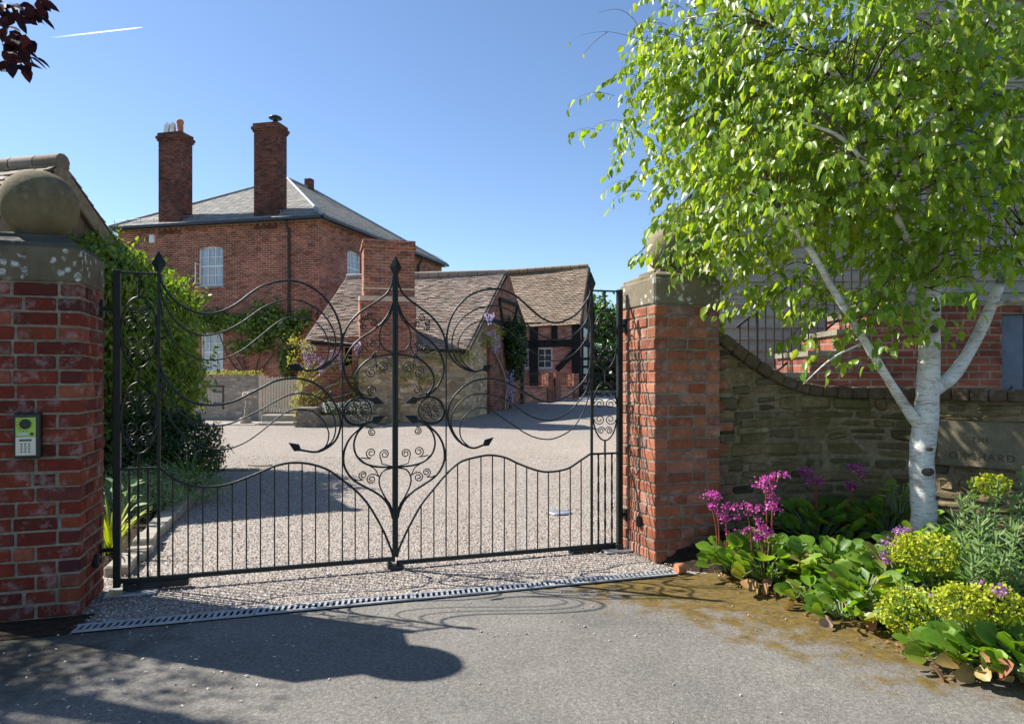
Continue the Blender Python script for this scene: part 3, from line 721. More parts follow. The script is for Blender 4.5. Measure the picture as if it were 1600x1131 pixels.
def make_gate(side):
    L=side=='L'
    lab=('left leaf of the black wrought iron gates, hung on the pier with the entry panel' if L else
         'right leaf of the black wrought iron gates, hung on the sunlit orange brick pier')
    root=thing('wrought_iron_gate',lab,'gate',tuple(GL if L else GR),'pair of wrought iron gate leaves')
    hx,ix,mx=(183,248,614.6) if L else (968,924.5,620.4)
    tp=425 if L else 455.5; cb=733 if L else 707.5; bt=908 if L else 849.5; mb_=878.5 if L else 876.5
    s=lambda px: SZ(G(px,590))[0]
    hs,is_=s(hx),s(ix); ms=AX-.0095 if L else AX+.0095
    zt=SZ(G(hx,tp))[1]; zc=SZ(G(hx,cb))[1]; zb=SZ(G(hx,bt))[1]
    flat(root,'hinge_stile',W_(hs,.03),W_(hs,zt+.012),.038,.038)
    flat(root,'panel_stile',W_(is_,zb),W_(is_,SZ(G(ix,tp))[1]),.017,.016)
    flat(root,'top_rail',W_(hs,zt),W_(is_,zt-.002),.011,.02)
    flat(root,'panel_rail',W_(hs,zc),W_(is_,zc),.014,.02)
    flat(root,'bottom_rail',W_(min(hs,ms),zb),W_(max(hs,ms),zb),.026,.026)
    zm=SZ(G(618,430))[1]
    flat(root,'meeting_stile',W_(ms,.045 if L else .075),W_(ms,zm),.0175,.022)
    # spear finials
    if L:
        spear(root,G(248.5,427),G(248.3,391.5),.040,at=.42)
        spear(root,W_(AX,zm-.012),G(618.7,399),.040,.02,at=.46)
    else: spear(root,G(924,456),G(923.5,424.5),.036,at=.42)
    # twisted link bars and ovals in the narrow side panel
    cx=(hx+ix)/2+ (1.5 if L else -1)
    ov=[(464,574.5),(597.5,708.5)] if L else [(487,577),(597,688)]
    rx=28.3 if L else 19.2
    def twist(a,b):
        mb=MB(); n=18; pts=[]
        for q in range(2):
            pp=[]
            for i in range(n+1):
                f=i/n; w=f*math.pi*5+q*math.pi; p=a.lerp(b,f); pp.append(p+gdir*.003*math.cos(w)+gn*.003*math.sin(w))
            mb.tube(pp,.0055,5)
        return mb.build('twisted_bar',IR,root)
    twist(G(cx,tp),G(cx,ov[0][0])); twist(G(cx,ov[0][1]),G(cx,ov[1][0])); twist(G(cx,ov[1][1]),G(cx,cb))
    for (y0,y1) in ov:
        cy=(y0+y1)/2; ry=(y1-y0)/2
        pts=[G(cx+rx*math.cos(a),cy+ry*math.sin(a)) for a in [2*math.pi*i/44 for i in range(45)]]
        oo=bar(root,'oval_ring',pts,0.00572,6)
        for j,(fy,r,kind) in enumerate([(-.64,.33,0),(-.25,.40,1),(.28,.40,2),(.66,.33,3)]):
            R=r*rx; 
            for sg in (-1,1):
                c=(cx+sg*R*.98,cy+fy*ry)
                if kind in (0,): pts=spir(c[0],c[1],R,180 if sg>0 else 0,1.7,1 if sg>0 else -1)
                elif kind==3: pts=spir(c[0],c[1],R,180 if sg>0 else 0,1.7,-1 if sg>0 else 1)
                elif kind==1: pts=spir(c[0]+sg*.1*R,c[1],R*1.12,0 if sg>0 else 180,1.6,1 if sg>0 else -1)
                else: pts=spir(c[0]+sg*.1*R,c[1],R*1.12,0 if sg>0 else 180,1.6,-1 if sg>0 else 1)
                bar(root,'scroll',[G(x,y) for x,y in pts],0.00370,5)
    # sweeping waves
    if L:
        Z=lambda p: zmap(p,160,380,2.8275)
        A=Z([(250,130),(270,190),(320,255),(385,295),(450,312),(520,303),(590,270),(650,225),(700,193),(760,173),(820,166),(880,175),(940,205),(990,250),(1030,310),(1053,380),(1056,430),(1045,480),(1010,525),(960,555),(905,562),(878,553)])
        B=Z([(250,170),(262,225),(275,270),(320,340),(380,388),(440,407),(510,398),(580,370),(640,333),(700,290),(760,262),(820,250),(880,257),(940,285),(985,325),(1018,380),(1030,430),(1025,480),(1000,520),(955,556)])
        C=Z([(250,215),(257,265),(270,330),(300,410),(350,470),(410,505),(480,517),(550,505),(620,470),(680,425),(740,375),(790,340),(840,325),(900,330),(950,355),(985,400),(1000,450),(995,500),(970,535),(935,559)])
        D=Z([(250,510),(258,545),(270,580),(310,640),(370,690),(440,712),(520,713),(590,695),(650,665),(710,635),(760,610),(820,598),(880,600),(940,620),(990,660),(1030,715),(1050,770),(1050,820),(1030,870),(990,905),(940,922),(870,912)])
        E=Z([(250,545),(262,610),(280,660),(320,720),(370,770),(430,800),(500,808),(570,795),(640,765),(700,735),(760,700),(820,672),(870,663),(930,672),(980,700),(1015,750),(1030,800),(1025,850),(1000,890),(945,921)])
        Fw=Z([(250,580),(258,640),(275,710),(310,790),(360,850),(420,890),(490,910),(560,907),(630,880),(690,840),(740,800),(790,760),(840,737),(890,735),(940,750),(980,790),(1000,840),(990,890),(955,920)])
        sp=[(Z([(884,556)])[0],Z([(812,536)])[0]),(Z([(874,913)])[0],Z([(821,880)])[0])]
        H=Z([(250,990),(300,1030),(360,1060),(430,1076),(500,1075),(570,1060),(640,1035),(700,1010),(760,985),(820,971),(880,970),(940,980),(1000,1003)])+[(533.7,749),(555.6,766),(576,789),(597,825),(611,858),(614.5,872)]
        bx=[270,294,317,340,363,385,407,429,451,472,493,514,555,576,597]; vx=535; px_=[202,216,231]
    else:
        Z=lambda p: zmap(p,690,420,3.769)
        A=Z([(880,125),(868,165),(845,200),(800,260),(740,300),(670,318),(600,295),(540,250),(480,195),(420,150),(350,122),(280,120),(200,140),(130,185),(70,260),(40,340),(30,420),(45,500),(90,560),(150,595),(200,605),(248,592)])
        B=Z([(880,180),(870,240),(850,310),(800,370),(740,405),(670,418),(600,400),(530,350),(460,290),(400,245),(330,220),(270,222),(200,240),(130,285),(85,340),(63,410),(65,480),(90,540),(140,580),(185,603)])
        C=Z([(880,240),(870,310),(855,400),(810,470),(750,520),(680,543),(610,530),(540,490),(480,440),(420,385),(360,340),(300,315),(240,308),(190,320),(140,355),(105,410),(98,470),(115,530),(150,575),(195,604)])
        D=Z([(880,500),(878,560),(850,640),(800,700),(730,755),(650,783),(580,775),(510,740),(440,700),(370,665),(300,648),(230,650),(160,675),(100,720),(55,780),(37,850),(45,920),(80,990),(130,1035),(190,1055),(248,1036)])
        E=Z([(880,560),(873,635),(850,720),(800,790),(740,850),(670,885),(600,890),(530,870),(470,835),(410,790),(350,760),(280,740),(220,735),(160,750),(105,790),(65,850),(55,910),(75,970),(120,1025),(175,1053)])
        Fw=Z([(880,630),(875,700),(855,790),(820,870),(770,940),(710,980),(640,1003),(560,995),(490,965),(430,925),(370,885),(310,845),(260,820),(210,820),(160,845),(120,890),(107,950),(120,1005),(165,1050)])
        sp=[(Z([(240,596)])[0],Z([(303,567)])[0]),(Z([(248,1038)])[0],Z([(308,990)])[0])]
        H=[(924,708),(906,720),(887,732),(861,737),(840,735),(812,725),(790,715),(767,711),(745,714),(719,722),(697,741),(677.5,764),(658,789),(638,825),(624,856),(620.5,870)]
        bx=[638.5,658,678,715,733,751.5,769.5,788,806,823,840,857,874.5,891,908]; vx=697; px_=[935,945.5,956]
    for nm,c_,r in (('A',A,.0072),('B',B,.0051),('C',C,.0046),('D',D,.0072),('E',E,.0051),('F',Fw,.0046)):
        bar(root,'wave_bar',wire(c_,5),r,7)
    for b_,t_ in sp: spear(root,G(*b_),G(*t_),.026,.012,at=.30)
    hw=wire(H,5); bar(root,'wave_rail',hw,0.00748,7)
    def rail_y(px):
        q=SZ(G(px,590))[0]
        for a,b in zip(hw,hw[1:]):
            sa,sb=SZ(a)[0],SZ(b)[0]
            if min(sa,sb)<=q<=max(sa,sb): return a.z+(b.z-a.z)*((q-sa)/(sb-sa+1e-9))
        return hw[-1].z
    for x in bx:
        q=SZ(G(x,590))[0]; bar(root,'baluster',[W_(q,zb),W_(q,rail_y(x))],0.00458,6)
    for x in px_:
        q=SZ(G(x,590))[0]; twist(W_(q,zb),W_(q,zc))
    q=SZ(G(vx,590))[0]; bar(root,'tall_baluster',[W_(q,zb),W_(q,SZ(G(vx,528))[1])],0.00493,6)
    # onion ornament, drawn for the right half and mirrored about the meeting line
    def R2(p): return [SZ(G(520+x/4.35,390+y/4.35)) for x,y in p]
    def R3(p): return [SZ(G(520+x/3.65,600+y/3.65)) for x,y in p]
    def half(sz,r,name='scroll',k=5,n=6):
        pts=catmull([V(a,b,0) for a,b in sz],k) if k>1 else [V(a,b,0) for a,b in sz]
        pts=[W_((2*AX-p.x) if L else p.x,p.y) for p in pts]
        return bar(root,name,pts,r,n)
    half(R2([(438,178),(448,240),(478,300),(532,350),(600,400),(660,445),(710,500),(745,560),(764,620),(768,680)]),0.00748,'onion_bar')
    half(R2([(443,365),(470,440),(520,510),(590,570),(660,620),(720,690),(750,760),(755,820),(735,890),(690,955),(630,1000),(580,1012)]),0.00748,'onion_bar')
    half(R2([(442,380),(462,455),(510,520),(530,580),(525,635),(492,680),(440,702)]),0.00528,'teardrop_bar')
    half(R2([(442,712),(520,722),(590,745),(650,795),(682,850),(688,900),(668,950),(628,1000)]),0.00704,'onion_bar')
    half(R3([(484,92),(540,70),(600,92),(634,140),(636,172),(615,208),(570,226),(520,220),(487,210)]),0.00616,'ring_bar')
    half(R3([(490,206),(540,235),(592,280),(625,335),(638,400),(628,460),(590,520),(530,565),(460,610),(410,660),(382,715),(370,765)]),0.00748,'onion_bar')
    half(R3([(525,226),(565,270),(583,330),(570,390),(530,435),(470,460),(400,470),(368,470)]),0.00704,'onion_bar')
    half(R3([(366,476),(420,488),(445,530),(440,580),(412,640),(382,690),(370,745)]),0.00528,'teardrop_bar')
    half(R3([(560,400),(520,440),(470,475),(447,520)]),0.00396)
    def halfsp(fn,cx,cy,r,a0,t,sg,tail=None): half(fn(spir(cx,cy,r,a0,t,sg,tail)),.0040,'scroll',1,5)
    S2=[(600,462,27,250,1.6,1,None),(572,503,27,60,1.6,1,None),(640,497,25,150,1.6,-1,None),(634,532,25,100,1.6,-1,None),
        (580,642,33,300,1.6,1,[(530,690),(560,672)][:0]),(634,682,31,100,1.6,-1,None),(508,800,40,0,1.7,1,None),(585,835,42,120,1.7,-1,[(560,775)]),(576,955,36,270,1.6,1,[(640,975),(600,990)])]
    for a in S2: halfsp(R2,*a)
    half(R2([(528,640),(540,690),(590,745)]),0.00370)
    half(R2([(588,745),(560,700),(552,760),(550,810)]),0.00352)
    S3=[(415,395,29,330,1.7,1,[(372,468),(430,450)]),(490,383,31,270,1.7,1,[(545,405),(515,412)]),(488,530,29,110,1.7,-1,[(447,520),(462,508)]),(534,502,26,270,1.7,1,[(585,520),(560,530)]),(484,268,24,110,1.7,-1,[(530,228),(505,236)])]
    for a in S3: halfsp(R3,*a)
    # rosette of small scrolls inside a ring
    c0=R3([(562,148)])[0]; rr=.086; half([(c0[0]+rr*math.cos(w),c0[1]+rr*math.sin(w)) for w in [2*math.pi*i/36 for i in range(37)]],.0048,'ring_bar',1)
    for i in range(5):
        w=2*math.pi*i/5+.3; cc=(c0[0]+.047*math.cos(w),c0[1]+.047*math.sin(w))
        half([(cc[0]+.034*(1-.75*f)*math.cos(w+2.2+f*9),cc[1]+.034*(1-.75*f)*math.sin(w+2.2+f*9)) for f in [j/26 for j in range(27)]],.0036,'scroll',1,5)
    for b_,t_ in (((580,1013),(492,1046)),):
        a,b=R2([b_,t_]); f=(lambda q: W_((2*AX-q[0]) if L else q[0],q[1])); spear(root,f(a),f(b),.026,.012,at=.28)
    a,b=R3([(487,212),(410,178)]); spear(root,f(a),f(b),.028,.012,at=.28)
    # opener arm under the bottom rail, bracket on the pier
    if L: a,b=W_(hs+.03,zb-.034,-.01),W_(SZ(G(295,590))[0],zb-.034,-.01)
    else: a,b=W_(SZ(G(890,590))[0],zb-.034,-.01),W_(hs-.03,zb-.034,-.01)
    mb=MB(); mb.bbox((a+b)/2,(b-a),gn*.05,UP*.045,.006); mb.build('opener_arm',M['black_plastic'],root)
    pz=ray_plane(160,483,CL,GD).z if L else ray_plane(985,508,CR,GD).z
    hp=W_(hs,pz); 
    if L: wall=ray_plane(158,483,CL,GD)
    else: wall=ray_plane(988,508,CR,GD)
    wall=Vector((wall.x,wall.y,pz)); d=(hp-wall)
    wl=hp-GD*((hp-(CL if L else CR)).dot(GD))
    br=MB(); n_=GD if L else -GD
    br.bbox(wl+n_*.008,n_*.016,GP*.05,UP*.10,.003); br.bbox((wl+hp)/2,(hp-wl),GP*.022,UP*.022,.003); br.build('hinge_bracket',IR,root)
    pz=.25; hp=W_(hs,pz); wl=hp-GD*((hp-(CL if L else CR)).dot(GD)); br=MB(); br.bbox(wl+n_*.006,n_*.012,GP*.05,UP*.08,.003); br.bbox((wl+hp)/2,(hp-wl),GP*.022,UP*.022,.003); br.build('hinge_bracket',IR,root)
    return root
make_gate('L'); make_gate('R')
# opener boxes let into the ground, gate stop
def plate(c,label):
    t=thing('opener_plate',label,'cover plate',tuple(c),'steel opener plates at the gate hinges')
    mb=MB(); mb.bbox(c+UP*.006,gdir*.27,gn*.16,UP*.012,.003); mb.build('cover',M['steel_plate'],t)
    mb=MB(); mb.bbox(c+UP*.030-gdir*0,gdir*.05,gn*.05,UP*.036,.004); mb.build('pivot_block',M['black_plastic'],t)
plate(GL+gdir*.085+gn*.03,'steel ground plate under the hinge beside the entry panel pier')
plate(GR-gdir*.02+gn*.03,'steel ground plate under the hinge beside the orange sunlit pier')
c=W_(AX,.0); t=thing('gate_stop','small black gate stop block on gravel where the leaves meet','gate stop',tuple(c))
mb=MB(); mb.bbox(c+UP*.012,gdir*.10,gn*.07,UP*.026,.004); mb.build('base_plate',M['black_plastic'],t)
mb=MB(); mb.bbox(c+UP*.034-gdir*.035,gdir*.028,gn*.05,UP*.022,.003); mb.bbox(c+UP*.034+gdir*.035,gdir*.028,gn*.05,UP*.022,.003); mb.build('stop_lug',M['black_plastic'],t)
# =============================================================== BUILDINGS
def tiles(mb,A,B,C,D,course,tw,th=.014,seed=0,sag=.0,jit=1.0):
    r=random.Random(seed); A,B,C,D=map(Vector,(A,B,C,D))
    H=((D-A).length+(C-B).length)/2; n=max(2,int(H/course)); up=((D+C)-(A+B)).normalized()
    nrm=(B-A).cross((D+C)/2-A).normalized()
    if nrm.z<0: nrm=-nrm
    NU=12
    for i in range(n):
        for j in range(NU):
            def g(u,t_): 
                q=A.lerp(D,t_).lerp(B.lerp(C,t_),u); return q+nrm*(-sag*math.sin(math.pi*u)-.012)
            a0,a1=j/NU,(j+1)/NU; q4=[g(a0,i/n),g(a1,i/n),g(a1,(i+1)/n),g(a0,(i+1)/n)]
            if i==n-1 and (C-D).length<.01: mb.poly(q4[:3])
            else: mb.poly(q4)
    for i in range(n):
        t0=i/n; t1=min(1.0,(i+1.5)/n)
        p0=A.lerp(D,t0); p1=B.lerp(C,t0); q0=A.lerp(D,t1); q1=B.lerp(C,t1)
        L=(p1-p0).length; Lq=(q1-q0).length
        if L<tw*.4: continue
        d=(p1-p0).normalized()
        m=max(1,round(L/tw)); off=.5*(i%2)
        for j in range(-1,m+1):
            u0=max(0,(j+off)/m); u1=min(1,(j+1+off)/m)
            if u1-u0<.15/m: continue
            g=.03/m
            lift=th*(1.25+r.uniform(-.25,.55)*jit); sl=r.uniform(-.10,.10)*course*jit
            def pt(u,a,b): return a.lerp(b,u)
            sgn=nrm*(-sag*math.sin(math.pi*(u0+u1)/2)) if sag else Vector((0,0,0))
            a=pt(u0+g,p0,p1)+nrm*lift+up*sl+sgn; b=pt(u1-g,p0,p1)+nrm*(lift+r.uniform(-.3,.3)*th*jit)+up*(sl+r.uniform(-.04,.04)*course*jit)+sgn
            # keep upper edge over the same absolute span
            ua=min(max(((a-q0).dot(d))/max(Lq,1e-4),0),1); ub=min(max(((b-q0).dot(d))/max(Lq,1e-4),0),1)
            c=pt(ub,q0,q1)+nrm*.003+sgn; e=pt(ua,q0,q1)+nrm*.003+sgn
            if (c-e).length<.01: c=c+d*.005; e=e-d*.005
            a2=a-nrm*th; b2=b-nrm*th
            mb.add([a,b,c,e,a2,b2],[(0,1,2,3),(4,5,1,0),(4,0,3),(1,5,2)])
class Wall:
    def __init__(s,a,b):                                  # a->b seen left to right from outside
        s.o=Vector((a[0],a[1],0)); d=Vector((b[0],b[1],0))-s.o; s.L=d.length; s.d=d/s.L; s.n=Vector((s.d.y,-s.d.x,0))
    def uz(s,px,py):
        p=ray_plane(px,py,s.o,s.n); return ((p-s.o).dot(s.d),p.z)
    def at(s,u,z,off=0): return s.o+s.d*u+s.n*off+UP*z
    def face(s,mb,z0,z1,holes=(),u0=0,u1=None,dep=.10,mi=0):
        u1=s.L if u1 is None else u1
        us=sorted({u0,u1,*[h[0] for h in holes],*[h[2] for h in holes]}); zs=sorted({z0,z1,*[h[1] for h in holes],*[h[3] for h in holes]})
        for a,b in zip(us,us[1:]):
            for c,e in zip(zs,zs[1:]):
                um,zm=(a+b)/2,(c+e)/2
                if any(h[0]<um<h[2] and h[1]<zm<h[3] for h in holes): continue
                mb.quad(s.at(a,c),s.at(b,c),s.at(b,e),s.at(a,e),mi)
        for h in holes:
            a,c,b,e=h
            mb.quad(s.at(a,c),s.at(a,c,-dep),s.at(a,e,-dep),s.at(a,e),mi); mb.quad(s.at(b,e),s.at(b,e,-dep),s.at(b,c,-dep),s.at(b,c),mi)
            mb.quad(s.at(a,e),s.at(a,e,-dep),s.at(b,e,-dep),s.at(b,e),mi); mb.quad(s.at(b,c),s.at(b,c,-dep),s.at(a,c,-dep),s.at(a,c),mi)
    def cube(s,mb,u0,z0,u1,z1,o0,o1,mi=0): mb.box(s.at(u0,z0,o0),s.d*(u1-u0),s.n*(o1-o0),UP*(z1-z0),mi)
def sash(wl,parent,h,cols,rows,frame_mat,fw=.05,arch=0,open_leaf=False,curtain=True,dep=.07):
    a,c,b,e=h; mb=MB()
    wl.cube(mb,a,c,a+fw,e,-dep-.05,-dep); wl.cube(mb,b-fw,c,b,e,-dep-.05,-dep)
    wl.cube(mb,a+fw,c,b-fw,c+fw,-dep-.05,-dep); wl.cube(mb,a+fw,e-fw,b-fw,e,-dep-.05,-dep)
    for i in range(1,cols): 
        u=a+fw+(b-a-2*fw)*i/cols; wl.cube(mb,u-.014,c+fw,u+.014,e-fw,-dep-.045,-dep-.006)
    for j in range(1,rows):
        z=c+fw+(e-c-2*fw)*j/rows; th=.03 if (rows%2==0 and j==rows//2) else .013; wl.cube(mb,a+fw,z-th,b-fw,z+th,-dep-.043,-dep-.008)
    w=mb.build('window',frame_mat,parent)
    mb=MB(); mb.quad(wl.at(a+fw,c+fw,-dep-.03),wl.at(b-fw,c+fw,-dep-.03),wl.at(b-fw,e-fw,-dep-.03),wl.at(a+fw,e-fw,-dep-.03)); mb.build('glass',M['window_glass'] if not curtain else M['curtain_sky_glass'],w)
    if arch:                                               # shallow arched head closing the corners of the opening
        mb=MB(); n=10
        for i in range(n):
            f0,f1=i/n,(i+1)/n; y=lambda f:e-arch*(2*f-1)**2
            mb.quad(wl.at(a+(b-a)*f0,y(f0),-.004),wl.at(a+(b-a)*f1,y(f1),-.004),wl.at(a+(b-a)*f1,e+.001,-.004),wl.at(a+(b-a)*f0,e+.001,-.004))
        mb.build('arched_head',M['house_brick'],w)
    mb=MB(); wl.cube(mb,a-.05,c-.07,b+.05,c-.002,-dep,.03); mb.build('sill',M['lead_grey'] if frame_mat!=M['blind_grey'] else frame_mat,w)
    if open_leaf:
        mb=MB(); o=wl.at(a+fw,c+fw,-dep+.01); hh=(e-c)*.52; dv=(wl.d*.25+wl.n*.97).normalized(); ww=(b-a)*.42
        for q in ((0,0,.03,hh),(ww-.03,0,ww,hh),(.03,0,ww-.03,.03),(.03,hh-.03,ww-.03,hh),(.03,hh*.5-.01,ww-.03,hh*.5+.01)):
            mb.box(o+dv*q[0]+UP*q[1],dv*(q[2]-q[0]),dv.cross(UP)*.03,UP*(q[3]-q[1]))
        mb.build('open_casement',frame_mat,w)
    return w
k=NT('curtain_sky_glass'); o_=k.coord('Object',(6,6,.6))
k.done(k.ramp(k.noise(o_,1.6,3,.5),[(.3,(.20,.25,.31)),(.7,(.50,.53,.55))]),.08,None,.8); M['curtain_sky_glass']=k.m  # curtain folds, with a bluish sky reflection put into the pane colour
# ------------------------------------------------------------------ big brick house
t=house=thing('brick_house','tall red brick house with hipped slate roof and two tall chimneys','house',(-10,25,0))
FA,FB=V(-6.77,24,0),V(-14.9,25.8,0); SB=V(-3.5,34,0); BB=V(-11.6,35.9,0)
fw=Wall(FB,FA); sw=Wall(FA,SB); EZ=6.86
def hole(wl,x0,y0,x1,y1):
    a=wl.uz((x0+x1)/2,0); u0,_=wl.uz(x0,590); u1,_=wl.uz(x1,590); um=(x0+x1)/2; z1=wl.uz(um,y0)[1]; z0=wl.uz(um,y1)[1]; return (u0,z0,u1,z1)
h1=hole(fw,310,385,348.5,446); h2=hole(fw,313,520,348.5,580); h3=hole(sw,542.5,393,564.5,447); h4=hole(sw,657,427,668,460)
mb=MB(); fw.face(mb,-.1,EZ,[h1,h2]); sw.face(mb,-.1,EZ,[h3,h4])
bw=Wall(SB,BB); lw=Wall(BB,FB); bw.face(mb,-.1,EZ); lw.face(mb,-.1,EZ)
# string of dentils under the eaves
for wl in (fw,sw):
    n=int(wl.L/.24)
    for i in range(n): wl.cube(mb,.24*i,EZ-.16,.24*i+.115,EZ-.06,.002,.06)
    wl.cube(mb,-.06,EZ-.06,wl.L+.06,EZ,.002,.09)
mb.build('wall',M['house_brick'],t)
sash(fw,t,h1,3,4,M['white_paint'],arch=.09,open_leaf=True); sash(fw,t,h2,3,4,M['white_paint']); sash(sw,t,h3,3,4,M['white_paint'],arch=.09); sash(sw,t,h4,2,2,M['white_paint'])
AP=(FA+FB)/2+sw.d*4.25+UP*9.66; AQ=(SB+BB)/2-sw.d*4.25+UP*9.66
ov=.22
def out(p,wls,z): 
    q=Vector(p)+UP*z
    for wl in wls: q=q+wl.n*ov
    return q
e1=out(FB,(fw,lw),EZ+.03); e2=out(FA,(fw,sw),EZ+.03); e3=out(SB,(sw,bw),EZ+.03); e4=out(BB,(bw,lw),EZ+.03)
mb=MB(); tiles(mb,e1,e2,AP,AP,.20,.30,.010,1,jit=.5); tiles(mb,e2,e3,AQ,AP,.20,.30,.010,2,jit=.5); tiles(mb,e3,e4,AQ,AQ,.3,.5,.010,3); tiles(mb,e4,e1,AP,AQ,.3,.5,.010,4)
lift=UP*-.06
mb.poly([e1+lift,e2+lift,AP+lift]); mb.poly([e2+lift,e3+lift,AQ+lift,AP+lift]); mb.poly([e3+lift,e4+lift,AQ+lift]); mb.poly([e4+lift,e1+lift,AP+lift,AQ+lift]); mb.poly([e4+lift*2,e3+lift*2,e2+lift*2,e1+lift*2])
roof=mb.build('roof',M['slate'],t)
mb=MB()
for a,b in ((e1,AP),(e2,AP),(e3,AQ),(e4,AQ),(AP,AQ)): mb.tube([a+UP*.03,b+UP*.03],.055,8)
mb.build('hip_flashing',M['lead_grey'],roof)
mb=MB()
for wl,a,b in ((fw,e1,e2),(sw,e2,e3)):
    d=(b-a).normalized(); mb.box(a-UP*.10-d*.02,(b-a)+d*.04,wl.n*.10,UP*.10)
mb.build('gutter',M['black_paint'],t)
mb=MB()                                                   # low snow guard along the eaves
for wl,a,b in ((fw,e1,e2),(sw,e2,e3)):
    n=int((b-a).length/.55)
    for i in range(n+1):
        p=a.lerp(b,i/n)-wl.n*.28+UP*.12; mb.tube([p,p+UP*.22],.010,4)
    for hh in (.22,.32): mb.tube([a-wl.n*.28+UP*(.10+hh-.1),b-wl.n*.28+UP*(.10+hh-.1)],.009,4)
mb.build('snow_guard',M['lead_grey'],roof)
def pipe(wl,px,y0,y1,par,r=.05):
    u,_=wl.uz(px,590); za=wl.uz(px,y0)[1]; zb=wl.uz(px,y1)[1]; mb=MB()
    mb.tube([wl.at(u,za-.02,.26),wl.at(u,za-.12,.24),wl.at(u,za-.35,.08),wl.at(u,zb,.08)],r,8)
    for i in range(4):
        z=za-.5-(za-.6-zb)*i/4; mb.tube([wl.at(u,z,.08),wl.at(u,z-.07,.08)],r*1.35,8)
    return mb.build('downpipe',M['black_paint'],par)
pipe(fw,453,347,640,t); pipe(sw,652,402,470,t,.05); 
def chimney(u0,u1,dep,z0,z1,wl,par,mat,cap=None):
    mb=MB(); a=.06
    wl.cube(mb,u0,z0,u1,z1-.30,-dep,.012)
    wl.cube(mb,u0-.04,z1-.30,u1+.04,z1-.22,-dep-.04,.052); wl.cube(mb,u0-.075,z1-.22,u1+.075,z1-.12,-dep-.075,.087); wl.cube(mb,u0-.03,z1-.12,u1+.03,z1,-dep-.03,.042)
    wl.cube(mb,u0-.05,z0,u1+.05,z0+.22,-dep-.05,.03) if cap else None
    return mb.build('chimney',mat,par)
for (xa,xb,ytop) in ((248,283,207),(397,433.5,192)):
    ua,ub=fw.uz(xa,590)[0],fw.uz(xb,590)[0]; zt=fw.uz((xa+xb)/2,ytop)[1]
    ch=chimney(ua,ub,.62,EZ-.3,zt,fw,t,M['chimney_brick'])
    mb=MB(); fw.cube(mb,ua-.22,EZ+.05,ub+.22,EZ+.12,-.95,-.12); mb.build('lead_flashing',M['lead_grey'],ch)
    if xa<300:
        mb=MB(); c=fw.at(ub-.28,zt,-.30); mb.lathe(c,[(.15,0),(.14,.08),(.115,.12),(.11,.40),(.135,.44),(.135,.50),(.10,.55),(.02,.58)],14); mb.build('chimney_pot',M['terracotta'],ch)
        for du in (.12,.36):
            c=fw.at(ua+du,zt,-.30); mb=MB()
            mb.add([c+fw.d*-.10+fw.n*.10,c+fw.d*.10+fw.n*.10,c+fw.d*.10-fw.n*.10,c-fw.d*.10-fw.n*.10,c+UP*.42-fw.d*.10+fw.n*.02,c+UP*.42+fw.d*.10+fw.n*.02,c+UP*.42+fw.d*.10-fw.n*.02,c+UP*.42-fw.d*.10-fw.n*.02,c+UP*.52],[(0,1,5,4),(1,2,6,5),(2,3,7,6),(3,0,4,7),(4,5,8),(5,6,8),(6,7,8),(7,4,8)])
            mb.build('chimney_cowl',M['lead_grey'],ch)
    else:
        mb=MB(); c=fw.at((ua+ub)/2+.2,zt,-.3)
        mb.lathe(c,[(.09,0),(.09,.16),(.05,.16),(.05,.24),(.24,.24),(.20,.30),(.06,.36),(.01,.37)],16); mb.build('chimney_cowl',M['black_paint'],ch)
ap=(AP.lerp(AQ,.75)); mb=MB(); mb.cbox(ap+UP*.12,sw.d*.3,sw.n*.3,UP*.6); mb.build('chimney',M['chimney_brick'],t)
u,z=fw.uz(239.5,374); mb=MB(); mb.bbox(fw.at(u,z,.06),fw.d*.20,fw.n*.12,UP*.30,.02); mb.build('alarm_box',M['white_paint'],t)
u,z=fw.uz(497,492); mb=MB(); mb.tube([fw.at(u,z+.25,.03),fw.at(u,z-.25,.03)],.025,6); mb.tube([fw.at(u,z+.1,.03),fw.at(u,z-.05,.22),fw.at(u,z-.15,.1)],.02,6); mb.build('wall_tie',M['black_paint'],t)
# ------------------------------------------------------------------ outbuilding with clay tile roof and big chimney
A_,B_,C_,D_=P(476,530,17.3),P(729,545,18.4),P(790,426,22.6),P(541,434,21.3)
E_=P(820,507,24.2)
t=shed=thing('stone_outbuilding','low stone and brick outbuilding with clay tile roof and stout brick chimney','outbuilding',(-3,18.5,0))
fo=Wall((A_.x+.12,A_.y+.15,0),(B_.x-.05,B_.y+.16,0)); 
hw_=hole(fo,536,540,557.5,571); us=fo.uz(563,590)[0]
mb=MB(); fo.face(mb,-.1,2.30,[hw_],0,us,mi=0); fo.face(mb,-.1,2.14,[],us,fo.L,mi=1)
gfoot=fo.at(fo.L,0); gback=Vector((E_.x-.05,E_.y,0)); gw=Wall(gfoot,gback)
qa=gw.uz(761,620)[0]; qb=gw.uz(782,620)[0]
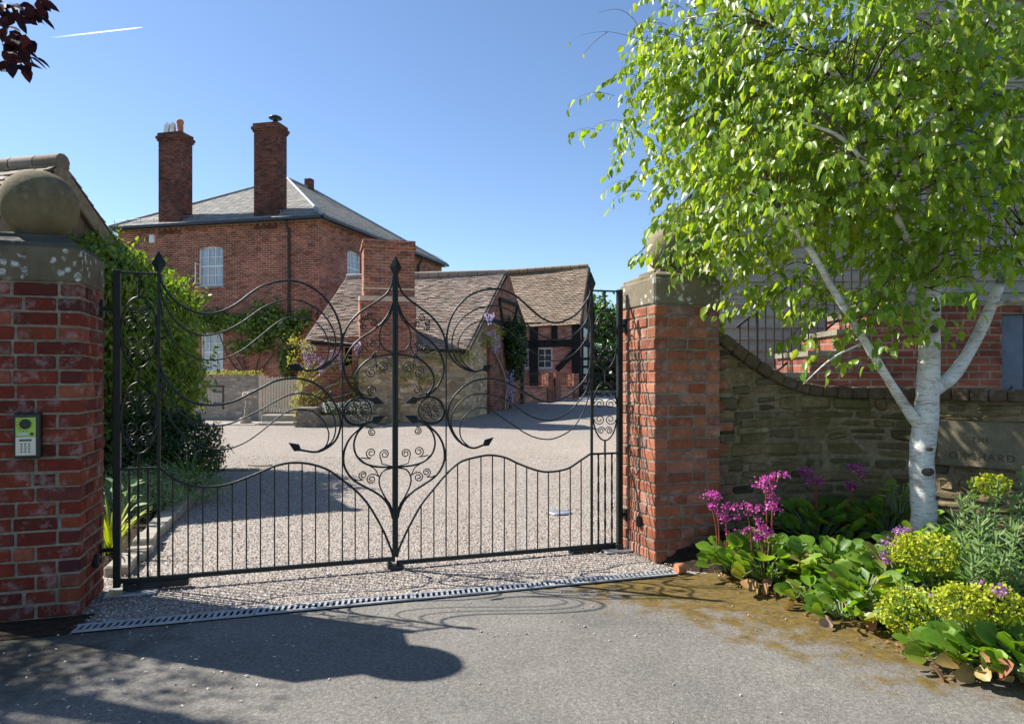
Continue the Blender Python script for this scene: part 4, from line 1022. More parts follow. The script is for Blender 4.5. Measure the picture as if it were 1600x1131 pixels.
# gable: stone near the corner, brick above and behind
uC=(Vector((C_.x,C_.y,0))-gw.o).dot(gw.d); uE=gw.L
zB,zC,zE=B_.z-.02,C_.z-.05,E_.z-.05
zq=2.75
def zroof(u): return zB+(zC-zB)*u/uC if u<uC else zC+(zE-zC)*(u-uC)/(uE-uC)
mb.poly([gw.at(0,-.1),gw.at(qa,-.1),gw.at(qa,zroof(qa)-.02 if zroof(qa)<zq else zq),gw.at(uC*(zq-zB)/(zC-zB),zq) if zroof(qa)>zq else gw.at(qa,zroof(qa)),gw.at(0,zB)],1)
u_l=uC*(zq-zB)/(zC-zB)
if u_l<qa: mb.poly([gw.at(u_l,zq),gw.at(qa,zq),gw.at(qa,zroof(qa))],0)
mb.poly([gw.at(qa,-.1),gw.at(uE,-.1),gw.at(uE,zE),gw.at(uC,zC),gw.at(qa,zroof(qa))],0)
lf=Wall((D_.x-.6,D_.y+2.5,0),fo.o); mb.poly([lf.at(0,-.1),lf.at(lf.L,-.1),lf.at(lf.L,2.2),lf.at(lf.L-4.3,4.1),lf.at(0,3.2)],0)
gw.cube(mb,qa+.02,0,qb,2.35,.004,.09,2)
mb.build('wall',[M['shed_brick'],M['shed_stone'],M['stair_brick']],t)
mb=MB()
def gbar(u0,z0,u1,z1,w=.14):
    a,b=gw.at(u0,z0,.035),gw.at(u1,z1,.035); d=(b-a); l=d.length; d/=l; mb.cbox((a+b)/2,d*l,gw.n*.05,d.cross(gw.n)*w)
zt1=gw.uz(785,484)[1]; gbar(uC*.42,2.95,uE-.05,2.98,.16); gbar(uC*.72,3.72,uC+.75,3.72,.12); gbar(uC*.80,3.0,uC*.72,3.7,.10); gbar(uC*1.08,3.0,uC*1.22,3.72,.10)
mb.build('gable_timber',M['tarred_timber'],t)
mb=MB()
for a,b in ((B_+UP*-.03,C_),(E_+UP*-.03,C_)):
    d=b-a; l=d.length; d/=l; mb.cbox((a+b)/2+gw.n*.04-UP*.07,d*l,gw.n*.04,d.cross(gw.n)*.11)
mb.build('bargeboard',M['bark_dark'],t)
# chimney stack standing in the front wall
uc0,uc1=fo.uz(568,590)[0],fo.uz(647,590)[0]
zt=fo.uz(600,376)[1]; zs=fo.uz(600,470)[1]
mb=MB(); dpt=.72
fo.cube(mb,uc0-.10,1.75,uc1+.03,zs-.02,-dpt,.20)
fo.cube(mb,uc0,zs-.02,uc1,zt-.20,-dpt,.12); fo.cube(mb,uc0-.05,zt-.20,uc1+.05,zt-.12,-dpt-.05,.17); fo.cube(mb,uc0-.02,zt-.12,uc1+.02,zt,-dpt-.02,.14)
ch=mb.build('chimney',M['shed_brick'],t)
mb=MB(); fo.cube(mb,uc0-.12,zs-.03,uc1+.05,zs+.10,-.10,.215); fo.cube(mb,uc0-.02,zs+.28,uc1+.02,zs+.33,-.10,.14); mb.build('mortar_shoulder',M['render_band'],ch)
mb=MB(); fo.cube(mb,uc0-.14,-.1,uc1+.10,1.75,-.3,.21); mb.build('stone_base',M['shed_stone'],ch)
# lead flashing beside the stack
def on_roof(px,py):
    n=(B_-A_).cross(C_-B_).normalized(); return ray_plane(px,py,B_,n)
rn=(B_-A_).cross(C_-B_).normalized(); rn=rn if rn.z>0 else -rn
mb=MB(); tiles(mb,A_-UP*.02,B_-UP*.02,C_,D_,.10,.155,.022,5,.06,1.2)
back1=D_+V(-.2,2.2,-1.7); tiles(mb,E_,back1,D_,C_,.2,.3,.016,6)
roof=mb.build('roof',M['clay_tile'],t)
mb=MB(); n=16
for i in range(n):
    a=D_.lerp(C_,i/n); b=D_.lerp(C_,(i+.94)/n); mb.tube([a+UP*.0,b+UP*.0],.11,8)
mb.build('ridge_tiles',M['clay_tile'],roof)
mb=MB(); d=(B_-A_); mb.box(A_-UP*.12-fo.n*.10,d,fo.n*.04,UP*.07); mb.build('fascia',M['tarred_timber'],t)
mb=MB(); a,c,b,e=hw_; fo.cube(mb,b-.12,c,b,e,-.09,-.02); fo.cube(mb,a,c,a+.05,e,-.09,-.02); fo.cube(mb,a+.05,e-.05,b-.12,e,-.09,-.02); fo.cube(mb,a+.05,(c+e)/2-.02,b-.12,(c+e)/2+.02,-.09,-.03); w=mb.build('window',M['terracotta'],t)
mb=MB(); mb.quad(fo.at(a,c,-.08),fo.at(b,c,-.08),fo.at(b,e,-.08),fo.at(a,e,-.08)); mb.build('glass',M['dark_void'],w)
# ------------------------------------------------------------------ timber framed cottage behind
t=cot=thing('timber_cottage','timber framed brick cottage with old mossy tile roof behind the outbuilding','cottage',(0,27.5,0))
fl_=V(-3.0,28.15,0); fr_=V(2.52,26.8,0); cw=Wall(fl_,fr_)
gb=fr_+V(.25,1,0).normalized()*4.7; cg=Wall(fr_,gb); bb=fl_+V(.25,1,0).normalized()*4.7
zE2=3.45; zA2=5.98; apx=fr_+V(.25,1,0).normalized()*2.35
hA=hole(cw,838.5,543,863.5,576); hB=hole(cw,818,545,831.5,576)
mb=MB(); cw.face(mb,.2,zE2,[hA,hB],dep=.06)
mb.poly([cg.at(0,.2),cg.at(cg.L,.2),cg.at(cg.L,zE2),apx+UP*(zA2-.1),cg.at(0,zE2)])
mb.poly([gb+UP*.2,bb+UP*.2,bb+UP*zE2,gb+UP*zE2]); lq=Wall(bb,fl_); mb.poly([lq.at(0,.2),lq.at(lq.L,.2),lq.at(lq.L,zE2),lq.at(lq.L/2,zA2-.1),lq.at(0,zE2)])
mb.build('wall',M['cottage_brick'],t)
def beam(wl,u0,z0,u1,z1,w,name='timber_beam'):
    mb=MB(); a,b=wl.at(u0,z0,.03),wl.at(u1,z1,.03); d=b-a; l=d.length; d/=l; mb.cbox((a+b)/2,d*l,wl.n*.06,d.cross(wl.n)*w); return mb.build(name,M['tarred_timber'],t)
cu=lambda px: cw.uz(px,590)[0]; cz=lambda px,py: cw.uz(px,py)[1]
zr=cz(860,537); 
for px,w in ((834.5,.34),(900.5,.34)): beam(cw,cu(px),.3,cu(px),zE2,w)
beam(cw,cu(866.5),zr,cu(866.5),zE2,.24); beam(cw,cu(812),zr,cu(896),zr+.02,.28); beam(cw,cu(812),zE2-.07,cu(903),zE2-.07,.14); beam(cw,cu(870),cz(870,578),cu(899),cz(899,548),.22)
beam(cg,.2,.3,.2,zE2,.3); beam(cg,1.5,.3,1.5,4.6,.2); beam(cg,3.2,.3,3.2,4.6,.2); beam(cg,.3,2.7,4.6,2.7,.22); beam(cg,.3,zE2,4.6,zE2,.22)
for h_ in (hA,hB): sash(cw,t,h_,2,3,M['cream_paint'],fw=.07,curtain=False,dep=.03)
mb=MB(); cg.cube(mb,1.75,1.4,2.9,2.55,.0,.05); cg.cube(mb,1.75,2.95,2.9,3.4,.0,.05); mb.build('window',M['cream_paint'],t)
ex=cw.d*.18
a_=fl_+UP*(zE2-.12)+cw.n*.2-ex; b_=fr_+UP*(zE2-.12)+cw.n*.2+ex; c_=apx+UP*zA2+ex; d_=(fl_+V(.25,1,0).normalized()*2.35)+UP*(zA2-.18)-ex
mb=MB(); tiles(mb,a_,b_,c_,d_,.11,.165,.022,7,.10,1.3); ba=gb+UP*(zE2-.12)+ex; bb_=bb+UP*(zE2-.12)-ex; tiles(mb,ba,bb_,d_,c_,.25,.4,.02,8)
roof=mb.build('roof',M['old_clay_tile'],t)
mb=MB()
for i in range(16):
    p,q=d_.lerp(c_,i/16),d_.lerp(c_,(i+.94)/16); mb.tube([p,q],.11,8)
mb.build('ridge_tiles',M['old_clay_tile'],roof)
mb=MB()
for p,q in ((b_,c_),(ba,c_)):
    d=q-p; l=d.length; d/=l; mb.cbox((p+q)/2-UP*.12+ex*.1,d*l,cg.n*.06,d.cross(cg.n)*.22)
mb.build('bargeboard',M['tarred_timber'],t)
# ------------------------------------------------------------------ low brick wall with railings before the cottage
t=thing('railing_wall','low brick wall with piers and black railings in front of cottage','wall',(1.5,25,.4))
ra,rb=V(.36,24.3,0),V(2.42,25.9,0); rw=Wall(ra,rb); zb0=gz(0,24.3)-.05
rz=lambda px,py: rw.uz(px,py)[1]; ru=lambda px: rw.uz(px,590)[0]
mb=MB(); rw.cube(mb,-.1,zb0,rw.L,rz(840,606),-.25,0); mb.build('brick_base',M['cottage_brick'],t)
mb=MB(); rw.cube(mb,-.1,rz(840,606),rw.L,rz(840,606)+.06,-.28,.03); mb.build('coping',M['shed_brick'],t)
for px in (859,870.5,899):
    u=ru(px); mb=MB(); rw.cube(mb,u-.13,zb0,u+.13,rz(840,583),-.30,.06); mb.build('brick_pier',M['stair_brick'],t)
mb=MB(); z0,z1=rz(840,606)+.06,rz(840,580)
n=int(rw.L/.11)
for i in range(n): mb.tube([rw.at(i*.11,z0,-.12),rw.at(i*.11,z1,-.12)],.009,4)
mb.tube([rw.at(0,z1-.1,-.12),rw.at(rw.L,z1-.1,-.12)],.014,4); mb.tube([rw.at(0,z0+.08,-.12),rw.at(rw.L,z0+.08,-.12)],.014,4)
mb.build('railings',M['black_paint'],t)
# timber five bar gates standing open
def bar_gate(a,b,h,z0,mat,label,nb=5):
    t=thing('field_gate',label,'field gate',(a[0],a[1],z0)); wl=Wall(a,b)
    for u in (.05,wl.L-.05): mb=MB(); wl.cube(mb,u-.05,z0,u+.05,z0+h+.06,-.04,.04); mb.build('gate_stile',M[mat],t)
    for i in range(nb):
        z=z0+.12+(h-.16)*(i/(nb-1))**.9; mb=MB(); wl.cube(mb,.10,z-.05,wl.L-.10,z+.05,-.025,.025); mb.build('rail',M[mat],t)
    mb=MB(); p,q=wl.at(.12,z0+.15,.04),wl.at(wl.L-.12,z0+h-.08,.04); d=q-p; l=d.length; d/=l; mb.cbox((p+q)/2,d*l,wl.n*.03,d.cross(wl.n)*.09); mb.build('brace',M[mat],t)
    return t
bar_gate((-.55,22.4,0),(.40,23.9,0),1.45,gz(0,22.5)+.05,'bark_dark','weathered wooden field gate standing open under the climber',6)
bar_gate((2.55,26.2,0),(4.15,26.0,0),1.5,gz(0,26.2)+.05,'tarred_timber','black wooden field gate closing the lane beside the cottage')
# ------------------------------------------------------------------ garden wall, hatch, picket gate, steps, standpipe, trough
gl=Wall((-9.6,18.6,0),P(409,600,18.2)*1)
t=thing('garden_wall','pale lichened stone garden wall below the ground floor window of the house','wall',(-8,18.4,0))
zt_=gl.uz(360,590)[1]; hh=hole(gl,315,605,347.5,637)
mb=MB(); gl.face(mb,-.1,zt_,[hh],dep=.08); mb.quad(gl.at(0,zt_),gl.at(gl.L,zt_),gl.at(gl.L,zt_,-.4),gl.at(0,zt_,-.4)); mb.quad(gl.at(gl.L,-.1),gl.at(gl.L,-.1,-.4),gl.at(gl.L,zt_,-.4),gl.at(gl.L,zt_)); mb.quad(gl.at(gl.L,-.1,-.4),gl.at(0,-.1,-.4),gl.at(0,zt_,-.4),gl.at(gl.L,zt_,-.4)); mb.build('stonework',M['yard_stone'],t)
mb=MB(); 
u=0
while u<gl.L:
    l=random.uniform(.3,.6); l=min(l,gl.L-u); gl.cube(mb,u+.006,zt_+.002,u+l-.006,zt_+.07+random.uniform(-.015,.02),-.42,.03); u+=l
mb.build('coping',M['yard_stone'],t)
mb=MB(); n=5
for i in range(n): gl.cube(mb,hh[0]+(hh[2]-hh[0])*i/n+.005,hh[1],hh[0]+(hh[2]-hh[0])*(i+1)/n-.005,hh[3],-.08,-.04)
hd=mb.build('hatch_door',M['oak_weathered'],t)
mb=MB()
for z in (hh[1]+.12,hh[3]-.12): gl.cube(mb,hh[2]-.28,z-.015,hh[2]+.02,z+.015,-.04,-.02)
mb.build('strap_hinge',M['black_paint'],hd)
mb=MB(); gl.cube(mb,hh[2],hh[1]-.05,hh[2]+.05,hh[3]+.02,-.06,.012); gl.cube(mb,hh[0],hh[3],hh[2]+.05,hh[3]+.05,-.06,.012); mb.build('hatch_frame',M['bark_dark'],hd)
pk=Wall(P(411,600,18.15),P(466,600,17.95))
t=thing('picket_gate','small weathered wooden picket gate above the stone steps','picket gate',tuple(pk.at(.4,.3)))
zp0,zp1=.33,1.27
mb=MB()
for z in (zp0+.15,zp1-.22): pk.cube(mb,.04,z-.045,pk.L-.04,z+.045,-.05,-.02)
p,q=pk.at(.06,zp0+.15,-.035),pk.at(pk.L-.06,zp1-.22,-.035); d=(q-p).normalized(); mb.cbox((p+q)/2-pk.n*.02,d*(q-p).length,pk.n*.02,d.cross(pk.n)*.07); mb.build('rails',M['picket_wood'],t)
n=13
for i in range(n):
    u=.03+(pk.L-.06)*i/(n-1); mb=MB(); hgt=zp1+random.uniform(-.015,.02); b0=pk.at(u-.03,zp0,-.018)
    mb.add([b0,b0+pk.d*.06,b0+pk.d*.06+pk.n*.02,b0+pk.n*.02]+[q+UP*(hgt-zp0-.04) for q in (b0,b0+pk.d*.06,b0+pk.d*.06+pk.n*.02,b0+pk.n*.02)]+[b0+pk.d*.03+UP*(hgt-zp0),b0+pk.d*.03+pk.n*.02+UP*(hgt-zp0)],
        [(0,1,5,4),(2,3,7,6),(1,2,6,5),(3,0,4,7),(4,5,8),(6,7,9),(5,6,9,8),(7,4,8,9)]); mb.build('pale',M['picket_wood'],t)
for u in (-.07,pk.L+.03): mb=MB(); pk.cube(mb,u-.045,0,u+.045,zp1+.05,-.08,.02); mb.build('gate_post',M['picket_wood'],t)
t=thing('stone_steps','two shallow stone steps leading up to the picket gate','steps',tuple(pk.at(.4,0,.4)))
for (x0,x1,y0,y1,z0,z1) in ((402,470,16.9,17.4,-.02,.14),(408,468,17.4,17.95,-.02,.30)):
    a=P(x0,600,y0); b=P(x1,600,y0); mb=MB(); mb.bbox(V((a.x+b.x)/2,(y0+y1)/2,(z0+z1)/2),V(b.x-a.x,0,0),V(0,y1-y0,0),V(0,0,z1-z0),.02); mb.build('tread',M['paving_stone'],t)
mb=MB(); a=P(408,600,17.97); b=P(468,600,17.97); mb.box(V(a.x,17.97,0),V(b.x-a.x,0,0),V(0,.9,0),V(0,0,.31)); mb.build('landing',M['paving_stone'],t)
t=thing('stone_slab','long low paving slab along the foot of the garden wall','paving',(-6.6,17.5,0)); mb=MB()
a=P(300,600,17.0); b=P(400,600,16.9); mb.bbox(V((a.x+b.x)/2,17.45,.035),V(b.x-a.x,0,0),V(0,1.1,0),V(0,0,.13),.02); mb.build('slab',M['paving_stone'],t)
c=P(383,600,17.3); c.z=.10
t=thing('standpipe','small leaning stone standpipe on the slab by the garden wall','standpipe',tuple(c)); mb=MB()
mb.lathe(c,[(.16,0),(.15,.10),(.11,.14)],10); mb.build('base',M['yard_stone'],t)
mb=MB(); mb.tube([c+UP*.10,c+V(.06,0,.60)],[.045,.04],10); mb.build('post',M['paving_stone'],t)
mb=MB(); mb.bbox(c+V(.065,0,.70),V(.24,0,0),V(0,.2,0),V(0,0,.20),.05); mb.tube([c+V(.1,0,.80),c+V(.3,0,.84)],.02,6); mb.build('head',M['yard_stone'],t)
# rough stone block beside the trough
a=P(463,600,16.6); b=P(497,600,16.6); c=V((a.x+b.x)/2,16.85,0)
t=thing('mounting_block','rough pale stone block with slab top beside the flower trough','stone block',tuple(c)); bm=bmesh.new(); bmesh.ops.create_cube(bm,size=1); bmesh.ops.subdivide_edges(bm,edges=bm.edges[:],cuts=7,use_grid_fill=True)
vs=[]; 
for v in bm.verts:
    p=Vector(v.co); w_=.62 if p.z<0 else .5; w_=.66-.18*(p.z+.5)
    n_=mnoise.noise(p*4)*.05+mnoise.noise(p*9)*.03; vs.append(c+V(p.x*w_+n_,p.y*.6+n_,(p.z+.5)*.44))
mb=MB(); mb.add(vs,[[v.index for v in f.verts] for f in bm.faces]); bm.free(); mb.build('rubble_base',M['rubble_far'],t)
mb=MB(); mb.bbox(c+V(-.02,0,.485),V(.5,0,0),V(0,.55,0),V(0,0,.08),.02); mb.build('top_slab',M['trough_stone'],t)
a=P(498,600,16.7); b=P(592,600,17.0); tr=Wall(a,b)
t=thing('stone_trough','long mossy stone trough planted with white and pink flowers','trough',tuple(tr.at(.7,0))); mb=MB()
zz=.33; 
tr.cube(mb,0,.0,tr.L,zz,-.08,0); tr.cube(mb,0,0,tr.L,zz,-.5,-.42); tr.cube(mb,0,0,.09,zz,-.42,-.08); tr.cube(mb,tr.L-.09,0,tr.L,zz,-.42,-.08); mb.build('basin',M['trough_stone'],t)
mb=MB(); mb.quad(tr.at(.09,zz-.05,-.42),tr.at(.09,zz-.05,-.08),tr.at(tr.L-.09,zz-.05,-.08),tr.at(tr.L-.09,zz-.05,-.42)); mb.build('compost',M['soil'],t)
TRO=tr
c=P(611,640,17.2); t=thing('stone_post','slim pale stone post against the outbuilding wall','stone post',(c.x,c.y,0)); mb=MB(); mb.tube([V(c.x,c.y,0),V(c.x,c.y,.72),V(c.x,c.y,.86)],[.075,.07,.04],8); mb.build('shaft',M['cap_stone_pale'],t)
mb=MB(); mb.bbox(V(c.x+.02,c.y,.05),V(.26,0,0),V(0,.2,0),V(0,0,.1),.02); mb.build('foot',M['yard_stone'],t)
# flat stones lying in the yard
for i,(px,py,w_,lab) in enumerate(((372,734,.55,'larger dark flat stone flush in the gravel near the bush'),(408,727,.35,'smaller dark flat stone flush in the gravel beyond the bush'))):
    Y=F*EYE/(py-HY); p=P(px,py,Y); p.z=.0; mb=MB(); n=9; r=random.Random(i); pts=[p+V(math.cos(w)*w_*r.uniform(.4,.55),math.sin(w)*.10*r.uniform(.7,1.2),.012) for w in [2*math.pi*j/n for j in range(n)]]
    mb.poly(pts); [mb.quad(pts[j],pts[(j+1)%n],pts[(j+1)%n]-UP*.05,pts[j]-UP*.05) for j in range(n)]; tag(mb.build('flat_stone',M['rubble_far'],None,tuple(p)),lab,'stone','flat stones set in the yard')
# pale drain cover in the yard
Y=F*EYE/(801-HY); p=P(874,801,Y); p.z=0.004; mb=MB(); mb.lathe(p,[(.11,0),(.11,.008),(.085,.010),(.02,.011)],20); tag(mb.build('drain_cover',M['steel_plate'],None,tuple(p)),'small round pale drain cover in the gravel','drain cover')
# ------------------------------------------------------------------ barn on the left
t=barn=thing('timber_barn','clay tiled barn with weathered boarded gable behind the left pier','barn',(-5.3,7.6,0))
rd=V(-.83,.19,0).normalized(); gd_=V(.22,.97,0).normalized(); apx=V(-5.16,7.72,3.68); Lr=6
tn,tf=-1.55,1.18; zn,zf=apx.z-1.03*1.55,apx.z-.95*1.18
def bp(tt,z,off=0): return Vector((apx.x,apx.y,0))+gd_*tt+UP*z+rd*off
mb=MB()
mb.poly([bp(tn+.12,2.0),bp(tf-.12,2.0),bp(tf-.12,zf+.02),bp(0,apx.z-.12),bp(tn+.12,zn+.02)])
n=15
for i in range(n):
    u0=tn+.14+(tf-tn-.28)*i/n; u1=tn+.14+(tf-tn-.28)*(i+.93)/n
    zz=lambda u: (apx.z-.14+1.03*u) if u<0 else (apx.z-.14-.95*u)
    a,b=bp(u0,2.0,-.02),bp(u1,2.0,-.02); mb.add([a,b,bp(u1,zz(u1),-.02),bp(u0,zz(u0),-.02),bp(u0,2.0),bp(u1,2.0),bp(u1,zz(u1)),bp(u0,zz(u0))],[(0,1,2,3),(4,0,3,7),(1,5,6,2)])
mb.build('gable_boards',M['barn_board'],t)
mb=MB(); mb.quad(bp(tn+.12,-.1),bp(tf-.12,-.1),bp(tf-.12,2.0),bp(tn+.12,2.0)); mb.quad(bp(tn+.12,-.1,Lr),bp(tn+.12,-.1),bp(tn+.12,zn),bp(tn+.12,zn,Lr)); mb.quad(bp(tf-.12,-.1),bp(tf-.12,-.1,Lr),bp(tf-.12,zf,Lr),bp(tf-.12,zf)); mb.build('brick_base',M['house_brick'],t)
o0=-.10
mb=MB(); A=bp(tn,zn,Lr); B=bp(tn,zn,o0); C=bp(0,apx.z,o0); D=bp(0,apx.z,Lr); tiles(mb,A,B,C,D,.115,.18,.018,9,.02,1.2)
A2=bp(tf,zf,o0); B2=bp(tf,zf,Lr); tiles(mb,A2,B2,D,C,.115,.18,.018,10,.02,1.2)
roof=mb.build('roof',M['barn_tile'],t)
mb=MB(); 
for i in range(18):
    p=C.lerp(D,i/18); q=C.lerp(D,(i+.95)/18); mb.tube([p+UP*.0,q+UP*.0],.095,10)
mb.build('ridge_tiles',M['barn_tile'],roof)
mb=MB()
for p,q in ((B,C),(A2,C)):
    d=q-p; l=d.length; d/=l; nn_=d.cross(rd).normalized(); nn_=nn_ if nn_.z>0 else -nn_
    mb.cbox((p+q)/2-nn_*.10+rd*.02,d*l,rd*.04,nn_*.15)
    mb.cbox((p+q)/2-nn_*.14+rd*.16,d*(l-.2),rd*.10,nn_*.12)
mb.build('bargeboard',M['bargeboard'],t)
# ------------------------------------------------------------------ boarded house and brick stair on the right
t=thing('clapboard_house','pale weatherboarded house behind the brick stair and birch tree','house',(5,9.3,0))
cb=Wall(P(1112,600,9.2),V(10.5,9.0,0)); mb=MB(); pit=.155; z=-.1
def ctop(u): return min(3.9+1.0*u, 6.4, 3.9+1.0*(cb.L-u))
row=0
while z<6.3:
    u0=max(0,z+pit-3.9); u1=cb.L-u0
    if u1-u0>.3:
        u=u0; cuts=[u0]; 
        while u<u1-.2: u=min(u1,u+random.uniform(1.8,3.4)); cuts.append(u)
        for a,b in zip(cuts,cuts[1:]): mb.add([cb.at(a+.002,z,.045),cb.at(b-.002,z,.045),cb.at(b-.002,z+pit+.01,.008),cb.at(a+.002,z+pit+.01,.008),cb.at(a+.002,z,0),cb.at(b-.002,z,0)],[(0,1,2,3),(4,5,1,0)])
    z+=pit
mb.poly([cb.at(0,-.1),cb.at(cb.L,-.1),cb.at(cb.L,3.9),cb.at(cb.L-2.5,6.4),cb.at(2.5,6.4),cb.at(0,3.9)])
mb.poly([cb.at(0,-.1,-5),cb.at(0,-.1),cb.at(0,3.9),cb.at(0,3.9,-5)])
mb.build('weatherboard_wall',M['clapboard'],t)
mb=MB(); tiles(mb,cb.at(-.2,3.8,-5),cb.at(-.2,3.8,.2),cb.at(2.5,6.5,.2),cb.at(2.5,6.5,-5),.2,.3,.012,12); mb.build('roof',M['slate'],t)
mb=MB(); a,c=cb.uz(1490,330); b,e=cb.uz(1560,60); 
h_=(a,c,b,e); cb.cube(mb,a,c,a+.08,e,.031,.07); cb.cube(mb,b-.08,c,b,e,.031,.07); cb.cube(mb,a+.08,e-.08,b-.08,e,.031,.07); cb.cube(mb,a+.08,c,b-.08,c+.08,.031,.07); cb.cube(mb,a+.08,(c+e)/2-.03,b-.08,(c+e)/2+.03,.031,.065); w=mb.build('window',M['blue_paint'],t)
mb=MB(); mb.quad(cb.at(a+.08,c+.08,.045),cb.at(b-.08,c+.08,.045),cb.at(b-.08,e-.08,.045),cb.at(a+.08,e-.08,.045)); mb.build('glass',M['window_glass'],w)
t=thing('brick_staircase','red brick outside staircase with stone treads below the boarded house','staircase',(4,7.4,0))
sw_=Wall(P(1224,600,7.3),V(7.5,7.15,0)); su=lambda px: sw_.uz(px,590)[0]; sz=lambda px,py: sw_.uz(px,py)[1]
steps=[(1224,582),(1265,548),(1310,515),(1354,483),(1398,470)]
mb=MB(); 
dx0=su(1566); dx1=sw_.L-.3; dz=sz(1580,491)
for i,(px,py) in enumerate(steps):
    u0=su(px); u1=su(steps[i+1][0]) if i+1<len(steps) else sw_.L
    z1=sz(px,py)-.06
    if i+1<len(steps): sw_.cube(mb,u0,-.1,u1,z1,-1.0,0)
    else:
        sw_.cube(mb,u0,-.1,dx0,z1,-1.0,0); sw_.cube(mb,dx0,dz,dx1,z1,-1.0,0); sw_.cube(mb,dx1,-.1,u1,z1,-1.0,0)
mb.build('brick_side',M['stair_brick'],t)
for i,(px,py) in enumerate(steps):
    u0=su(px); u1=su(steps[i+1][0])+.03 if i+1<len(steps) else sw_.L
    mb=MB(); sw_.cube(mb,u0-.03,sz(px,py)-.06+.002,u1-.005,sz(px,py),-.98,.03); mb.build('tread',M['trough_stone'],t)
mb=MB(); n=8
for i in range(n): sw_.cube(mb,dx0+(dx1-dx0)*i/n+.004,-.05,dx0+(dx1-dx0)*(i+1)/n-.004,dz-.002,-.10,-.05)
dd=mb.build('door',M['blue_paint'],t)
mb=MB(); sw_.cube(mb,dx0+.06,.9,dx0+.13,1.1,-.05,-.02); mb.tube([sw_.at(dx0+.09,1.12,-.03),sw_.at(dx0+.09,1.16,.01),sw_.at(dx0+.09,1.02,.01),sw_.at(dx0+.09,.98,-.03)],.008,6); mb.build('handle',M['black_paint'],dd)
t=thing('stair_railing','black iron stair railing rising in front of the boarded wall','railing',(3.5,7.9,1.3))
lo=Wall(V(sw_.at(su(1150),0)[0],7.95,0),V(7.4,7.85,0)); lu=lambda px: lo.uz(px,590)[0]; lz=lambda px,py: lo.uz(px,py)[1]
pts_lo=[(1150,629),(1219,576),(1365,452),(1440,400),(1640,396)]; pts_hi=[(1150,512),(1225,452),(1365,330),(1440,290),(1640,286)]
def pol(pts,off=0): return [lo.at(lu(x),lz(x,y),off) for x,y in pts]
mb=MB(); mb.tube(pol(pts_hi),.018,6); mb.build('handrail',M['black_paint'],t)
mb=MB(); mb.tube(pol(pts_lo),.014,6); mb.build('bottom_rail',M['black_paint'],t)
def yat(pts,x):
    for (a,b),(c,d) in zip(pts,pts[1:]):
        if a<=x<=c: return b+(d-b)*(x-a)/(c-a)
    return pts[-1][1]
x=1156; i=0
while x<1640:
    mb=MB(); big=i%8==2; mb.tube([lo.at(lu(x),lz(x,yat(pts_lo,x))-(.2 if big else 0)),lo.at(lu(x),lz(x,yat(pts_hi,x)))],.017 if big else .009,6); mb.build('newel' if big else 'baluster',M['black_paint'],t); x+=13.4; i+=1
# =============================================================== PLANTS
def unit(a): return a/np.maximum(np.linalg.norm(a,axis=-1,keepdims=True),1e-9)
def leaf_np(pos,ax,nr,ln,wd,shape='ovate',fold=.25,curl=.15):
    """arrays of leaf positions, axis, normal, length, width -> verts, flat faces, totals"""
    n=len(pos); ax=unit(ax); side=unit(np.cross(ax,nr)); nr=np.cross(side,ax)
    if shape=='ovate':
        T=[(0,0,0),(.42,.22,1),(.5,.45,1),(.30,.75,.7),(0,1,0),(-.30,.75,.7),(-.5,.45,1),(-.42,.22,1),(0,.5,0)]
        FC=[(0,1,2,8),(8,2,3,4),(4,5,6,8),(0,8,6,7)]
    elif shape=='round':
        T=[(0,0,0),(.30,.12,.5),(.5,.38,1),(.5,.68,1.1),(.28,.94,.9),(0,1,.4),(-.28,.94,.9),(-.5,.68,1.1),(-.5,.38,1),(-.30,.12,.5),(0,.35,0),(0,.70,.15)]
        FC=[(0,1,2,10),(10,2,3,11),(11,3,4,5),(5,6,7,11),(11,7,8,10),(10,8,9,0)]
    elif shape=='strap':
        T=[(-.35,0,0),(.35,0,0),(.5,.35,.3),(.42,.7,.2),(0,1,0),(-.42,.7,.2),(-.5,.35,.3)]
        FC=[(0,1,2,6),(6,2,3,5),(5,3,4)]
    else:
        T=[(0,0,0),(.5,.42,1),(0,1,0),(-.5,.42,1)]; FC=[(0,1,2),(0,2,3)]
    T=np.array(T); m=len(T)
    v=pos[:,None,:]+side[:,None,:]*(T[None,:,0]*wd[:,None])[...,None]+ax[:,None,:]*(T[None,:,1]*ln[:,None])[...,None]
    h=T[None,:,2]*fold*wd[:,None]*.5 - curl*ln[:,None]*(T[None,:,1]**2)
    v=v+nr[:,None,:]*h[...,None]
    fl=[]; tot=[]
    base=np.arange(n)*m
    pat=np.concatenate([np.array(f) for f in FC]); tots=np.array([len(f) for f in FC])
    flat=(base[:,None]+pat[None]).ravel(); tt=np.tile(tots,n)
    return v.reshape(-1,3),flat,tt
def cat_mesh(parts):
    vs=[];fs=[];ts=[];b=0
    for v,f,t_ in parts: vs.append(v); fs.append(f+b); ts.append(t_); b+=len(v)
    return np.concatenate(vs),np.concatenate(fs),np.concatenate(ts)
def foliage(name,parts,mat,parent,smooth=False):
    v,f,t_=cat_mesh(parts) if isinstance(parts,list) else parts
    return mesh_np(name,v,f,t_,mat,parent,smooth=smooth)
def blob(c,r,n,shell=.5,lump=.28,seed=0,freq=1.6):
    """points in a lumpy ellipsoid, thickest near its uneven skin"""
    d=unit(RNG.normal(size=(n,3))); k_=np.array([1+lump*2*mnoise.noise(Vector(q)*freq+Vector((seed,seed*2,3)))+lump*.8*mnoise.noise(Vector(q)*freq*3.1+Vector((seed,5,1))) for q in d])
    rad=k_*(shell+(1-shell)*RNG.random(n)**.6)
    return np.array(c)+d*rad[:,None]*np.array(r), d
def rdir(n): return unit(RNG.normal(size=(n,3)))
